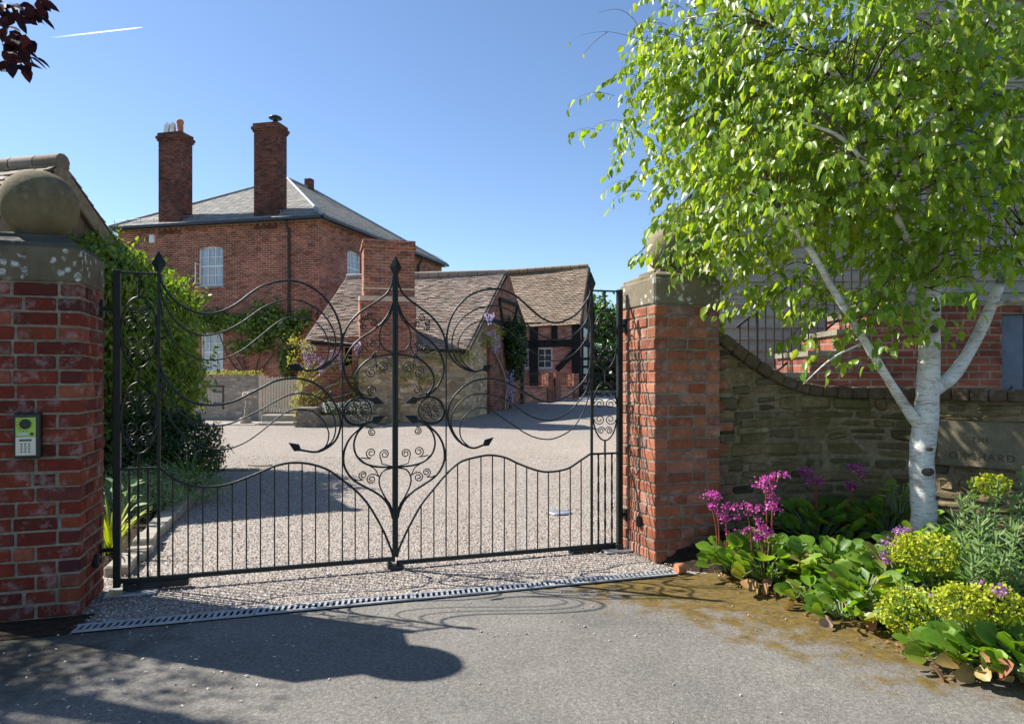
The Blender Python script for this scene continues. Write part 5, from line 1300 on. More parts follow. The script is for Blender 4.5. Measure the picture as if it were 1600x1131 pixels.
def cloud(blobs,leaf,w,shape='kite',droop=.5,outw=.7,fold=.3,var=.35,floor=None,lump=.28,shell=.5,freq=1.6):
    P_=[];D_2=[]
    for i,(c,r,n) in enumerate(blobs):
        p,d=blob(c,r,n,seed=i*7+len(blobs),lump=lump,shell=shell,freq=freq); P_.append(p); D_2.append(d)
    p=np.concatenate(P_); d=np.concatenate(D_2)
    if floor is not None: ok=p[:,2]>floor; p=p[ok]; d=d[ok]
    n=len(p); ax=d*outw*.5+rdir(n)*.7+np.array((0,0,-droop)); nr=d*outw+rdir(n)*.55+np.array((0,0,.45))
    ln=leaf*(1+var*RNG.uniform(-1,1,n)); return leaf_np(p,ax,nr,ln,ln*w,shape,fold)
# ---------------------------------------------------------------- silver birch
ba=V(2.57,4.25,.07)
t=birch=thing('birch_tree','white barked birch with fresh green drooping leaves beside the stone wall','tree',tuple(ba))
BY=4.25
def bq(px,py,dy=0): return P(px,py,BY+dy)
def limb(pts,rs,mb,n=12,k=5):
    c=catmull(pts,k); rr=[]
    for i in range(len(c)):
        f=i/(len(c)-1)*(len(rs)-1); j=min(int(f),len(rs)-2); rr.append((rs[j]+(rs[j+1]-rs[j])*(f-j))*(1+.11*mnoise.noise(c[i]*11)+.05*mnoise.noise(c[i]*31)))
    mb.tube(c,rr,n,smooth=True); return c
mb=MB()
main=limb([V(ba.x,ba.y,-.05),bq(1444,800),bq(1440,720),bq(1447,650),bq(1452,560),bq(1456,440,.03),bq(1462,300,.06),bq(1475,150,.1),bq(1490,0,.12),bq(1480,-190,.1),bq(1495,-420,.1)],[.100,.074,.070,.072,.058,.052,.048,.042,.035,.025,.012],mb,14)
lft=limb([bq(1440,668),bq(1418,640,-.03),bq(1386,590,-.06),bq(1340,515,-.08),bq(1300,450,-.1),bq(1262,385,-.15),bq(1215,330,-.2),bq(1160,290,.1),bq(1090,250,.4)],[.042,.030,.025,.023,.021,.018,.015,.011,.007],mb,12)
rgt=limb([bq(1452,612),bq(1490,585,.02),bq(1530,520,.05),bq(1568,430,.1),bq(1600,355,.15),bq(1640,230,.2),bq(1680,60,.2),bq(1720,-150,.2)],[.052,.040,.034,.030,.026,.022,.018,.010],mb,12)
upl=limb([bq(1460,300,.06),bq(1420,240,.0),bq(1370,180,-.1),bq(1300,110,.0),bq(1220,45,.2),bq(1140,20,.4),bq(1070,30,.6)],[.034,.032,.028,.022,.017,.012,.005],mb,10)
upr=limb([bq(1478,130,.1),bq(1515,90,.05),bq(1550,30,0),bq(1590,-60,-.05),bq(1640,-190,-.1)],[.032,.03,.026,.018,.008],mb,10)
mid=limb([bq(1454,470,.02),bq(1420,380,-.15),bq(1380,300,-.3),bq(1320,220,-.5),bq(1250,190,-.6)],[.022,.02,.016,.011,.004],mb,8)
lo_=limb([bq(1548,478,.08),bq(1590,468,-.05),bq(1640,460,-.15)],[.018,.015,.008],mb,8)
lo2=limb([bq(1350,535,-.08),bq(1300,560,-.12),bq(1255,600,-.1)],[.008,.006,.002],mb,6)
mb.build('trunk',M['birch_bark'],t)
# collars and peeling bark flecks on the trunk
ELL=[((1370,100,0),(1.05,.85,1.0),590),((1160,160,.8),(.62,.55,.78),390),((1000,215,.8),(.17,.25,.25),16),((1120,395,.55),(.28,.35,.14),20),((1120,325,.95),(.34,.4,.14),46),((1110,372,.45),(.28,.25,.19),20),((1240,365,.70),(.66,.5,.27),95),((1510,220,-.1),(.85,.7,.85),350),((1330,480,.05),(.40,.34,.34),46),((1200,450,.6),(.38,.35,.20),30),((1500,390,.0),(.66,.5,.24),90),((1420,440,-.1),(.4,.4,.2),26),((1400,-190,0),(1.3,1.0,.8),150),((1300,260,-.2),(.8,.4,.5),190),((1085,70,.5),(.36,.4,.45),95),((1100,260,.5),(.36,.35,.30),70)]
anch=np.array([list(q) for c in (main[20:],lft[8:-10],rgt[10:],upl[:-9],upr,mid[:-6],lo_,lo2) for q in c])
tw=[]; LP=[];LA=[];LN=[];LL=[]
mbt=MB(); mbs=MB(); r=random.Random(5)
def twig(p0,d,length,nl,rad=.0022,size=1.0):
    pts=[Vector(p0)]; dd=Vector(d).normalized(); st=length/6
    for i in range(6):
        dd=(dd+V(r.uniform(-.16,.16),r.uniform(-.16,.16),-.15-.03*i)).normalized(); pts.append(pts[-1]+dd*st)
    mbt.tube(pts,[rad*(1-.12*i) for i in range(7)],3,cap=False)
    for i in range(nl):
        f=(i+.6)/nl; x=f*5.99; j=int(x); q=pts[j].lerp(pts[j+1],x-j); tt_=(pts[j+1]-pts[j]).normalized()
        sd=tt_.cross(V(r.uniform(-1,1),r.uniform(-1,1),r.uniform(-1,1))).normalized()
        ax=(tt_*.35+sd*.55+V(0,0,-.85)).normalized()
        LP.append(tuple(q+ax*.016)); LA.append(tuple(ax)); LN.append((r.uniform(-1.2,.6),r.uniform(-1.0,.4),r.uniform(.1,.9))); LL.append(size*r.uniform(.046,.078))
for (cx_,cy_,dy),(ra,rb_,rc),n in ELL:
    c=bq(cx_,cy_,dy); made=0
    while made<n:
        d=Vector((r.gauss(0,1),r.gauss(0,1),r.gauss(0,1))).normalized(); rr=r.random()**.45
        lum=1+.38*mnoise.noise(d*2.1+V(cx_*.01,cy_*.01,0))
        p=c+V(d.x*ra,d.y*rb_,d.z*rc)*rr*lum
        if p.y<3.2 or p.y>6.2: continue
        if mnoise.noise(p*2.3)<-.26 and r.random()<.85: continue
        px_=p.x/p.y*F+CX; py_=HY-(p.z-EYE)/p.y*F
        made+=1
        dirn=Vector((d.x*.5-.25,d.y*.5-.1,r.uniform(-.1,.4))); twig(p,dirn,r.uniform(.18,.36),r.randint(6,10))
        if made%5==0 and float(((anch-np.array(p))**2).sum(1).min())<.36:
            a=anch[np.argmin(((anch-np.array(p))**2).sum(1)+ RNG.random(len(anch))*.05)]; a=Vector(a)
            m_=(a+p)/2+V(r.uniform(-.05,.05),r.uniform(-.05,.05),(p-a).length*.16)
            mbs.tube(catmull([a,m_,p],4),[.007-.0006*i for i in range(9)],4,cap=False)
# drooping sprays at the left edge of the crown
for (px,py,l,n) in ((960,150,.34,9),(975,190,.3,8),(940,205,.26,8),(1000,120,.3,8),(1010,300,.28,9),(985,285,.2,6),(1035,40,.25,8),(1025,400,.16,6),(1015,395,.12,5),(1160,480,.2,6),(1140,470,.18,6),(1380,560,.14,4),(1350,560,.15,4),(1100,420,.2,7),(1062,348,.26,9),(1082,362,.26,9),(1104,378,.26,9),(1056,384,.2,8),(1092,398,.22,8),(1122,400,.22,8),(1075,328,.26,9),(1110,345,.26,9)):
    twig(bq(px,py,.6 if px<1050 else -.2),(-.7,-.1,.25),l*(1.15 if px<1050 else 1),n)
for pts in ([(1035,75),(1000,62),(950,50),(910,55),(888,66)],[(1005,62),(990,30),(965,15),(935,20)],[(950,50),(930,65),(912,84)]):
    mbt.tube(catmull([bq(x,y,.5) for x,y in pts],4),[.0032-.0002*i for i in range(4*(len(pts)-1)+1)],3,cap=False)
for (px,py) in ((889,66),(912,85)):
    LP.append(tuple(bq(px,py,.5))); LA.append((0.1,0,-1)); LN.append((0,-1,.2)); LL.append(.03)
mbs.build('branches',M['bark_dark'],t); mbt.build('twigs',M['twig'],t)
LP,LA,LN,LL=map(np.array,(LP,LA,LN,LL))
foliage('crown',leaf_np(LP,LA,LN,LL,LL*.58,'ovate',.35,.12),M['birch_leaf'],t)
# bark eyes and peeling flecks
mb=MB()
for (px,py,w_,h_) in ((1440,735,.042,.026),(1442,700,.026,.012),(1455,775,.018,.012),(1450,515,.030,.026),(1453,485,.028,.018),(1457,812,.02,.014)):
    c=bq(px,py); c.y=BY-.080+abs(px-1443)*.0006; n=12
    mb=MB(); mb.add([c-V(0,.006,0)]+[c+V(math.cos(a)*w_,.004+.01*abs(math.cos(a)),math.sin(a)*h_*(1+.35*mnoise.noise(V(px+math.cos(a)*2,math.sin(a)*2,py)))) for a in [2*math.pi*i/n for i in range(n)]],[(0,i+1,(i+1)%n+1) for i in range(n)]); mb.build('bark_eye',M['bark_dark'],t)
# ---------------------------------------------------------------- copper beech reaching in at the left
t=thing('copper_beech','dark purple leaved beech reaching into the top left corner','tree',(-5.6,3.7,0))
mb=MB(); limb([V(-5.6,3.7,-.1),V(-5.55,3.7,1.2),V(-5.4,3.7,2.4),V(-5.2,3.8,3.6),V(-5.1,3.8,4.8)],[.2,.16,.13,.09,.03],mb,12); mb.build('trunk',M['bark_dark'],t)
mb=MB()
limb([V(-5.4,3.7,2.5),V(-4.4,3.3,2.9),V(-3.2,2.9,2.95),V(-2.4,2.7,2.85),V(-1.98,2.62,2.62)],[.06,.045,.03,.015,.004],mb,8)
limb([V(-3.3,2.93,2.95),V(-2.6,2.7,2.75),V(-2.1,2.6,2.50)],[.018,.012,.004],mb,6)
limb([V(-5.4,3.7,2.4),V(-5.0,3.2,2.5),V(-4.4,2.9,2.3)],[.05,.03,.008],mb,6); mb.build('branches',M['bark_dark'],t)
p1,_=blob((-5.65,3.95,3.3),(1.0,.75,.95),5200,shell=.2); p6,_=blob((-5.0,3.6,2.35),(.7,.38,.5),2000,shell=.2); p2,_=blob((-3.2,2.9,2.9),(.6,.35,.25),420,shell=.1); p5,_=blob((-4.85,3.35,2.0),(.6,.42,.45),800,shell=.1)
p3=np.array([[*P(px+random.uniform(-9,9),py+random.uniform(-7,7),2.62+random.uniform(-.12,.12))] for px,py in [(2,5),(14,12),(26,8),(38,14),(50,8),(58,16),(66,6),(30,22),(16,28),(44,26),(8,20),(70,22),(60,4),(5,48),(18,52),(30,60),(10,66),(40,58),(22,72),(34,80),(14,84),(44,92),(26,98),(36,104),(12,100),(5,76),(24,88),(2,92)] for _ in range(4)])
p3=p3[(p3[:,0]/p3[:,1]*F+CX<66)]
pp=np.concatenate([p1,p2,p5,p6,p3]); n=len(pp); ln=RNG.uniform(.042,.068,n)
ax=rdir(n)*.6+np.array((.45,-.1,-.5)); nr=rdir(n)*.7+np.array((.1,-.5,.6))
foliage('crown',leaf_np(pp,ax,nr,ln,ln*.62,'ovate',.25,.15),M['copper_leaf'],t)
# ---------------------------------------------------------------- creeper over the barn, box bush
t=thing('wall_creeper','big mound of yellow green creeper smothering the barn gable behind the gate','climber',(-4.9,8.6,0))
c1=P(142,505,8.55); c2=P(205,600,8.9); c3=P(30,430,7.9); c4=P(238,495,9.25); c5=P(150,700,8.0)
foliage('leaves',cloud([(c1,(1.10,.75,1.04),11000),(c2,(.84,.7,.88),8000),(c3,(1.3,.8,.52),6000),(c4,(.60,.6,.66),6500),(P(150,425,8.2),(.62,.6,.42),3500),(P(255,590,9.3),(.52,.5,.8),4500),(c5,(.8,.6,.55),3000)],.072,.50,'kite',.9,.8,.3,.4,.02,.2,.62,3.2),M['creeper_leaf'],t)
LPx=[];r=random.Random(9)
mb=MB()
for i in range(26):
    a=r.uniform(-1.2,1.5); px=r.uniform(120,320); py=375+max(0,(px-150))*.62+r.uniform(-12,10); p=P(px,py,8.5); q=p+V(r.uniform(-.02,.22),r.uniform(-.1,.1),r.uniform(.05,.2)); mb.tube([p,(p+q)/2+V(0,0,.02),q],.006,3,cap=False)
    for j in range(5): LPx.append(tuple(p.lerp(q,j/4)))
for (px,py) in ((262,420),(285,452),(268,440),(290,470),(335,570),(330,550),(325,600)):
    p=P(px,py,8.6)
    for j in range(9): LPx.append((p.x+r.gauss(0,.06),p.y+r.gauss(0,.08),p.z+r.gauss(0,.06)))
LPx=np.array(LPx); n=len(LPx); ln=RNG.uniform(.06,.10,n); foliage('shoot_leaves',leaf_np(LPx,rdir(n)+np.array((.2,0,-.4)),rdir(n)+np.array((0,-.3,.5)),ln,ln*.6,'ovate'),M['creeper_leaf'],t)
mb.tube([V(-5.0,8.5,0),V(-4.9,8.4,1),V(-4.8,8.4,2.2)],[.06,.05,.03],7); mb.build('stems',M['bark_dark'],t)
t=thing('box_bush','dense dark green rounded bush at the foot of the creeper','bush',tuple(P(255,740,8.0)[:2])+(0,))
c=P(262,700,8.1); c2=P(225,720,7.9)
foliage('leaves',cloud([((c.x-.02,c.y,.38),(.62,.6,.46),13000),((c2.x-.15,c2.y,.5),(.6,.55,.5),5000)],.04,.62,'kite',.1,.9,.3,.3,.0,.14,.7,3),M['box_leaf'],t)
mb=MB(); mb.tube([V(c.x,c.y,0),V(c.x,c.y,.4)],.05,7); mb.build('stem',M['bark_dark'],t)
# bed under it: soil, edging, plants
mb=MB(); pts=[V(-2.55,4.35,.02),V(-2.70,4.9,.03),V(-2.98,5.7,.03),V(-3.2,6.5,.03),V(-3.45,7.4,.03),V(-4.4,8.0,.05),V(-5.2,7.6,.06),V(-4.6,6.0,.06),V(-3.6,4.8,.05),V(-3.0,4.3,.04)]
mb.poly(pts); [mb.quad(pts[i],pts[(i+1)%len(pts)],pts[(i+1)%len(pts)]-UP*.12,pts[i]-UP*.12) for i in range(len(pts))]
tag(mb.build('border_soil',M['soil']),kind='structure')
es=catmull([V(-2.50,4.30,0),V(-2.66,4.9,0),V(-2.93,5.7,0),V(-3.16,6.5,0),V(-3.42,7.35,0)],6); r=random.Random(3)
al=0; i=0; elabels=['nearest the gate hinge','second from the gate hinge','third from the gate hinge','fourth from the gate hinge','fifth from the gate hinge','sixth from the gate hinge','seventh from the gate hinge','eighth from the gate hinge','ninth from the gate hinge','farthest from the gate hinge']
tot=[0]
for a,b in zip(es,es[1:]): tot.append(tot[-1]+(b-a).length)
def esp(s):
    for i in range(len(tot)-1):
        if s<=tot[i+1]: return es[i].lerp(es[i+1],(s-tot[i])/(tot[i+1]-tot[i])),(es[i+1]-es[i]).normalized()
    return es[-1],(es[-1]-es[-2]).normalized()
N=10; l=tot[-1]/N
for i in range(N):
    p,tt_=esp(l*(i+.5)); tt_=(tt_+V(r.uniform(-.08,.08),0,r.uniform(-.03,.03))).normalized(); sd=tt_.cross(UP).normalized(); mb=MB()
    hgt=r.uniform(.06,.095); mb.bbox(p+UP*(hgt/2-.01),tt_*(l*.93),sd*r.uniform(.12,.17),UP*hgt,.012)
    o=mb.build('edging_stone',M['paving_stone'],None,tuple(p)); tag(o,'rough grey edging stone of the left border, '+elabels[i],'edging stone','edging stones along the left border')
def clump_strap(name,label,cat,c,n,length,width,mat,spread=.5,arch=1.0,group=None,stiff=.0):
    t=thing(name,label,cat,tuple(c),group); a=RNG.uniform(0,6.283,n); tilt=RNG.uniform(.1,1.0,n)*spread
    mb=MB(); r=random.Random(int(c.x*1000))
    vs=[];fs=[];ts=[];b=0
    for i in range(n):
        h=V(math.cos(a[i]),math.sin(a[i]),0); L=length*r.uniform(.6,1.1); p=Vector(c)+h*r.uniform(0,.06)+UP*.0; d=(UP+h*tilt[i]).normalized(); sd=h.cross(UP); k_=5; q=[]
        for j in range(k_+1):
            f=j/k_; w_=width*(1-.85*f**1.8)*(.7+.6*min(1,f*3)) ; q+= [p-sd*w_/2,p+sd*w_/2]; p=p+d*L/k_; d=(d+(h*.22-UP*.16*f*2)*arch).normalized()
        vs+= [tuple(x) for x in q]
        for j in range(k_): fs+= [b+j*2,b+j*2+1,b+j*2+3,b+j*2+2]; ts.append(4)
        b+=len(q)
    mesh_np('leaves',np.array(vs),np.array(fs),np.array(ts),mat,t,smooth=True); return t
def P0(px,py,z=.03):
    Y=F*(EYE-z)/(py-HY); p=P(px,py,Y); return p
clump_strap('daylily_clump','arching grassy green clump at the edge of the border by the bush','border plant',P0(296,770),90,.62,.016,M['strap_leaf'],.9,1.2)
t=thing('silver_groundcover','low spreading silvery green groundcover behind the gate bars','border plant',tuple(P0(225,815)))
c=P0(225,800); foliage('leaves',cloud([((c.x-.05,c.y,.16),(.42,.5,.17),5200),((c.x-.30,c.y+.5,.2),(.4,.4,.2),2600),((c.x+.12,c.y+.65,.15),(.36,.35,.16),2200),((c.x-.35,c.y-.4,.12),(.25,.35,.14),1500)],.034,.30,'kite',-.3,.9,.2,.3,.02,.2,.4,2.2),M['silver_leaf'],t)
mb=MB(); mb.tube([V(c.x,c.y,.0),V(c.x,c.y,.12)],.01,5); mb.build('stem',M['green_stem'],t)
def broad_clump(name,label,cat,c,n,ln,mat,h,spread,shape='ovate',w_=.55,group=None,stemmat='green_stem'):
    t=thing(name,label,cat,tuple(c),group); r=random.Random(int(c.x*997+c.y*31)); Pp=[];A=[];Nn=[];L=[]; mb=MB()
    for i in range(n):
        a=r.uniform(0,6.283); rad=spread*math.sqrt(r.random()); hh=h*(1-.55*(rad/spread)**2)*r.uniform(.45,1.05); p=Vector(c)+V(math.cos(a)*rad,math.sin(a)*rad,hh)
        o_=V(math.cos(a),math.sin(a),0); base=Vector(c)+o_*rad*.35
        mb.tube([base,(base+p)/2+UP*.03,p],.0045,4,cap=False)
        up=1.2-1.1*(rad/spread)
        if shape=='round': up=up*.6+.75*r.random()+.15
        ax=(o_*.9+UP*up*.7+V(r.uniform(-.3,.3),r.uniform(-.3,.3),0)).normalized(); Pp.append(tuple(p)); A.append(tuple(ax)); Nn.append(tuple(UP*.9-o_*.55*up+(V(0,-.7,0) if shape=='round' else V(0,0,0))+V(r.uniform(-.7,.7),r.uniform(-.5,.5),0))); L.append(ln*r.uniform(.65,1.15))
    Pp,A,Nn,L=map(np.array,(Pp,A,Nn,L)); foliage('leaves',leaf_np(Pp,A,Nn,L,L*w_*RNG.uniform(.75,1.15,len(L)),shape,.42 if shape=='round' else .28,.2 if shape=='round' else .12),mat,t,smooth=True); mb.build('stems',M[stemmat],t); return t
broad_clump('broad_leaf_plant','broad dark leaved plant in the shade under the creeper','border plant',P0(235,745,.05),46,.26,M['broad_leaf'],.48,.5)
clump_strap('lime_spurge','bright lime strappy plant squeezed between left pier and gate','border plant',P0(172,865),46,.40,.017,M['lime_bract'],.55,.8)
broad_clump('pale_leaf_plant','small pale leaved plant just behind the left gate hinge','border plant',P0(183,820,.05),24,.12,M['silver_leaf'],.40,.18)
# ---------------------------------------------------------------- climbers in the yard
t=thing('climbing_rose','dark leaved climbing rose trained across the front of the house','climber',tuple(fw.at(5.6,.6,.1)))
def onfw(px,py,off=.2): 
    u,z=fw.uz(px,py); return fw.at(u,z,off)
foliage('leaves',cloud([(onfw(340,503),(.75,.22,.42),700),(onfw(385,505),(.7,.25,.32),620),(onfw(425,500),(.75,.3,.62),1000),(onfw(455,512),(.6,.28,.45),700),(onfw(400,540),(.9,.2,.25),420),(onfw(478,498),(.30,.2,.36),260),(onfw(452,560),(.28,.25,.9),620),(onfw(410,525),(.4,.2,.4),300),(onfw(318,497),(.25,.2,.2),120)],.14,.66,'kite',.3,.8,.3,.4,None,.3,.3,2),M['rose_leaf'],t)
mb=MB(); b=onfw(395,600,.08)
for tip in ((340,505),(380,510),(425,500),(455,520),(365,545)): mb.tube(catmull([b,onfw((395+tip[0])/2-4,565,.1),onfw(*tip,.15)],5),[.04-.0025*i for i in range(11)],5)
mb.build('stems',M['bark_dark'],t)
t=thing('wisteria','pale stemmed wisteria with lilac racemes trained along outbuilding wall','climber',tuple(fo.at(.3,.1,.15)))
def onfo(px,py,off=.16): 
    u,z=fo.uz(px,py); return fo.at(u,z,off)
mb=MB(); r=random.Random(21)
runs=[[(468,670),(470,620),(478,580),(472,540)],[(470,640),(510,605),(560,590),(600,570)],[(472,610),(520,570),(560,560),(610,552)],[(600,570),(650,555),(700,560),(735,555)],[(600,580),(640,590),(680,588),(725,600)],[(470,650),(500,628),(545,615),(590,600)],[(618,660),(622,610),(640,570),(680,548)]]
tips=[]
for rn_ in runs:
    pts=catmull([onfo(x,y,.1+r.uniform(0,.06)) for x,y in rn_],5); mb.tube(pts,[.035-.0012*i for i in range(len(pts))],5); tips+=pts
mb.build('stems',M['vine_stem'],t)
bl=[(onfo(470+r.uniform(-14,14),y),(.22,.16,.2),46) for y in (530,545,560,580,600,615,625)]+[(tips[r.randrange(len(tips))]+fo.n*.08,(.22,.14,.16),30) for _ in range(46)]
foliage('leaves',cloud(bl,.10,.42,'kite',.35,.5,.3,.4,None,.3,.2),M['yellow_leaf'],t)
for (px,py) in ((477,536),(482,548),(490,542),(500,556),(532,552),(557,533),(604,556),(609,548),(648,545),(520,548)):
    mbp=[]; p=onfo(px,py,.24); n=70; z=RNG.random(n); rad=.09*(1-z*.75); a=RNG.uniform(0,6.28,n); q=np.stack([p.x+np.cos(a)*rad,p.y+np.sin(a)*rad,p.z-z*.42],1); ln=RNG.uniform(.03,.05,n)
    foliage('raceme',leaf_np(q,rdir(n),rdir(n),ln,ln*.9,'kite'),M['lilac_petal'],t)
t=thing('gable_climber','dense dark evergreen climber beside the outbuilding gable','climber',tuple(gw.at(qb+.4,.1)))
c=gw.at(qb+.55,2.65,.25); foliage('leaves',cloud([(c,(.42,.5,.55),1500),(gw.at(qb+.75,2.1,.25),(.42,.5,.5),1300),(gw.at(qb+.9,1.5,.2),(.34,.42,.35),500)],.10,.66,'kite',.4,.8,.3,.4,None,.2,.5,2.2),M['ivy_leaf'],t)
mb=MB(); mb.tube([gw.at(qb+.6,.2,.15),gw.at(qb+.6,1.6,.15)],[.05,.03],6); mb.build('stem',M['bark_dark'],t)
t=thing('gable_wisteria','lilac wisteria hanging from the brick quoin of the outbuilding gable','climber',tuple(gw.at(qa,.2,.15)))
mb=MB(); mb.tube(catmull([gw.at(qb,.25,.15),gw.at(qb+.05,1.2,.15),gw.at(qa+.1,2.2,.14),gw.at(qa-.3,2.75,.14)],5),[.04-.002*i for i in range(16)],6); mb.build('stems',M['vine_stem'],t)
for u,z,l in ((qa-.1,2.55,.5),(qa+.1,2.48,.5),(qa-.35,2.62,.4),(qb+.1,1.45,.6),(qb+.25,1.25,.6),(qb+.3,.9,.5),(qa-.5,3.1,.3)):
    p=gw.at(u,z,.25); n=110; q=RNG.random(n); rad=.14*(1-q*.75); a=RNG.uniform(0,6.28,n); pos=np.stack([p.x+np.cos(a)*rad,p.y+np.sin(a)*rad,p.z-q*l],1); ln=RNG.uniform(.04,.065,n); foliage('raceme',leaf_np(pos,rdir(n),rdir(n),ln,ln*.9,'kite'),M['lilac_petal'],t)
foliage('leaves',cloud([(gw.at(qa-.2,2.6,.2),(.5,.3,.25),160),(gw.at(qa-.6,2.3,.2),(.4,.3,.2),90)],.10,.45,'kite',.3,.5),M['yellow_leaf'],t)
t=thing('trough_flowers','white and pink bedding flowers with green leaves filling the stone trough','flowers',tuple(TRO.at(.7,.3,-.25)))
bl=[(TRO.at(u,.46+random.uniform(-.02,.06),-.24),(.20,.2,.15),150) for u in (.15,.3,.45,.6,.75,.9,1.05,1.2)]
foliage('leaves',cloud(bl,.06,.5,'kite',0,.7),M['silver_leaf'],t)
n=620; pos=np.array([[*TRO.at(random.uniform(.08,1.3),.42+random.uniform(.0,.22),random.uniform(-.36,.04))] for _ in range(n)]); ln=RNG.uniform(.03,.05,n); foliage('white_blooms',leaf_np(pos,rdir(n),rdir(n)+np.array((0,-.6,.5)),ln,ln,'kite'),M['petal_pale'],t)
n=60; pos=np.array([[*TRO.at(random.choice([.05,.1,1.12,1.2])+random.gauss(0,.05),.55+random.gauss(0,.06),-.22+random.gauss(0,.06))] for _ in range(n)]); ln=RNG.uniform(.04,.06,n); foliage('pink_blooms',leaf_np(pos,rdir(n),rdir(n),ln,ln,'kite'),M['mauve_petal'],t)
t=thing('wall_top_thyme','pale green cushion plants trailing over the garden wall coping','wall plant',tuple(gl.at(gl.L-2,zt_+.08)))
foliage('leaves',cloud([(gl.at(u,zt_+.10,-.12),(.3,.2,.09),160) for u in np.linspace(gl.L-2.7,gl.L-.3,9)],.05,.5,'kite',0,.8),M['yellow_leaf'],t)
# far trees
def far_tree(c,h,rad,label,n=2600):
    t=thing('deciduous_tree',label,'tree',tuple(c)); mb=MB(); mb.tube([Vector(c)-UP*.2,Vector(c)+UP*h*.6],[h*.05,h*.02],7); mb.build('trunk',M['bark_dark'],t)
    r=random.Random(int(c[0]*10)); foliage('crown',cloud([(Vector(c)+V(r.uniform(-.5,.5)*rad,r.uniform(-.4,.4)*rad,h*(.55+.3*r.random()*(1-i/7))),(rad*.6,rad*.6,h*.24),n//6) for i in range(6)],.30,.6,'kite',.2,.7,.3,.4,None,.3,.3,2),M['far_leaf'],t)
far_tree(V(5.0,37,.6),5.0,2.4,'green leafy tree seen through the right gate panel')
# ---------------------------------------------------------------- flower bed at the right
k_=0
def bergenia(px,py,n,size,h,spread,label,red=.0,z=.08,flowers=()):
    global k_
    Y=F*(EYE-z)/(py-HY); p=P(px,py,Y); 
    t=broad_clump('bergenia_plant',label,'flowering plant',p,int(n*2.5),size*.74,M['bergenia_leaf'],h,spread*1.05,'round',.8,'bergenia plants in the bed','green_stem')
    if red:
        r=random.Random(px); m=int(red*.6); pos=np.array([[p.x+r.uniform(-1,1)*spread,p.y-abs(r.uniform(.2,1))*spread,max(p.z-.02,.03)+r.uniform(0,.06)] for _ in range(m)]); L=RNG.uniform(size*.45,size*.8,m)
        ax=rdir(m)*.6+np.array((-.2,-.6,.0)); foliage('old_leaves',leaf_np(pos,ax,rdir(m)*.6+np.array((0,-.3,.6)),L,L*.75,'round',.4,.25),M['bergenia_red'],t,True)
    for (fx,fy,sc,mt) in flowers:
        q=P(fx,fy,Y-.02+random.uniform(-.05,.05)); mb=MB(); b=Vector((p.x+(q.x-p.x)*.55,p.y,p.z+.03)); mb.tube(catmull([b,b.lerp(q,.55)+V(.01,0,.02),q],4),.0042,5,cap=False)
        pos=[]
        for j in range(5):
            w_=V(random.gauss(0,1),random.gauss(0,.9),random.gauss(.1,.5))*.034*sc; c=q+w_; mb.tube([q-UP*.03*sc,c],.0016,4,cap=False)
            for _ in range(20): pos.append((c.x+random.gauss(0,.015*sc),c.y+random.gauss(0,.015*sc),c.z+random.gauss(0,.011*sc)))
        fs_=mb.build('flower_stem',M['red_stem'],t); pos=np.array(pos); m=len(pos); L=RNG.uniform(.013,.021,m)
        foliage('flower_cluster',leaf_np(pos,rdir(m),rdir(m),L,L*.95,'kite',.5),M[mt],fs_)
    return t
mg='magenta_petal'; mv='mauve_petal'
bergenia(1138,890,18,.12,.16,.15,'bergenia in bud shade against the orange brick pier with magenta flowers',0,.05,[(1116,771,1,mg),(1133,808,1.1,mg),(1150,835,.8,mg),(1112,790,.6,mg)])
bergenia(1195,898,30,.14,.20,.26,'bergenia with the tallest group of magenta flower heads near the pier',6,.06,[(1196,760,1.2,mg),(1165,790,1.1,mg),(1206,788,1.1,mg),(1188,822,1.3,mg),(1190,838,.9,mg),(1208,745,1,mg)])
bergenia(1275,840,30,.16,.22,.32,'shaded bergenia at the foot of the dark stone wall',0,.12,[(1268,738,1,mg),(1345,733,1.1,mg),(1335,760,.7,mg),(1275,752,.8,mg)])
bergenia(1385,838,26,.15,.22,.30,'shaded bergenia just left of the birch trunk base',0,.14,[])
bergenia(1235,895,34,.12,.16,.24,'glossy bergenia clump at the mossy edge left of the bed middle',9,.04,[])
bergenia(1300,905,40,.13,.20,.28,'bright glossy bergenia clump in the middle of the bed',8,.06,[])
bergenia(1350,940,34,.13,.15,.2,'bergenia with reddened old leaves left of the round lime spurge head',10,.05,[])
bergenia(1405,915,34,.13,.20,.24,'bergenia with pale mauve fading flowers in front of the birch trunk',6,.10,[(1392,850,1.1,mv),(1408,832,.9,mv),(1380,870,.8,mv),(1415,870,.9,mv)])
bergenia(1475,985,30,.13,.10,.20,'bergenia with pinkish dying leaves between the lime spurge heads',14,.05,[(1462,935,.7,mv)])
bergenia(1545,1035,30,.14,.10,.20,'bergenia with red edged leaves near the bottom of the bed',12,.04,[(1545,925,.8,mv)])
bergenia(1605,1055,26,.15,.18,.18,'bergenia with large glossy leaves at the right edge of the picture',6,.03,[])
bergenia(1440,880,22,.13,.20,.2,'small bergenia hugging the foot of the birch trunk',2,.14,[])
bergenia(1222,908,16,.11,.07,.15,'low bergenia spilling over the mossy tarmac edge below the magenta flowers',4,.03,[])
bergenia(1268,938,16,.11,.07,.14,'low bergenia spilling on to the tarmac left of the bed middle',6,.03,[])
bergenia(1318,962,16,.12,.07,.14,'low bergenia with curled pink leaves beside the round lime head',8,.03,[])
bergenia(1490,1035,18,.12,.08,.15,'low bergenia with pinkish leaves below the paired lime heads',9,.03,[])
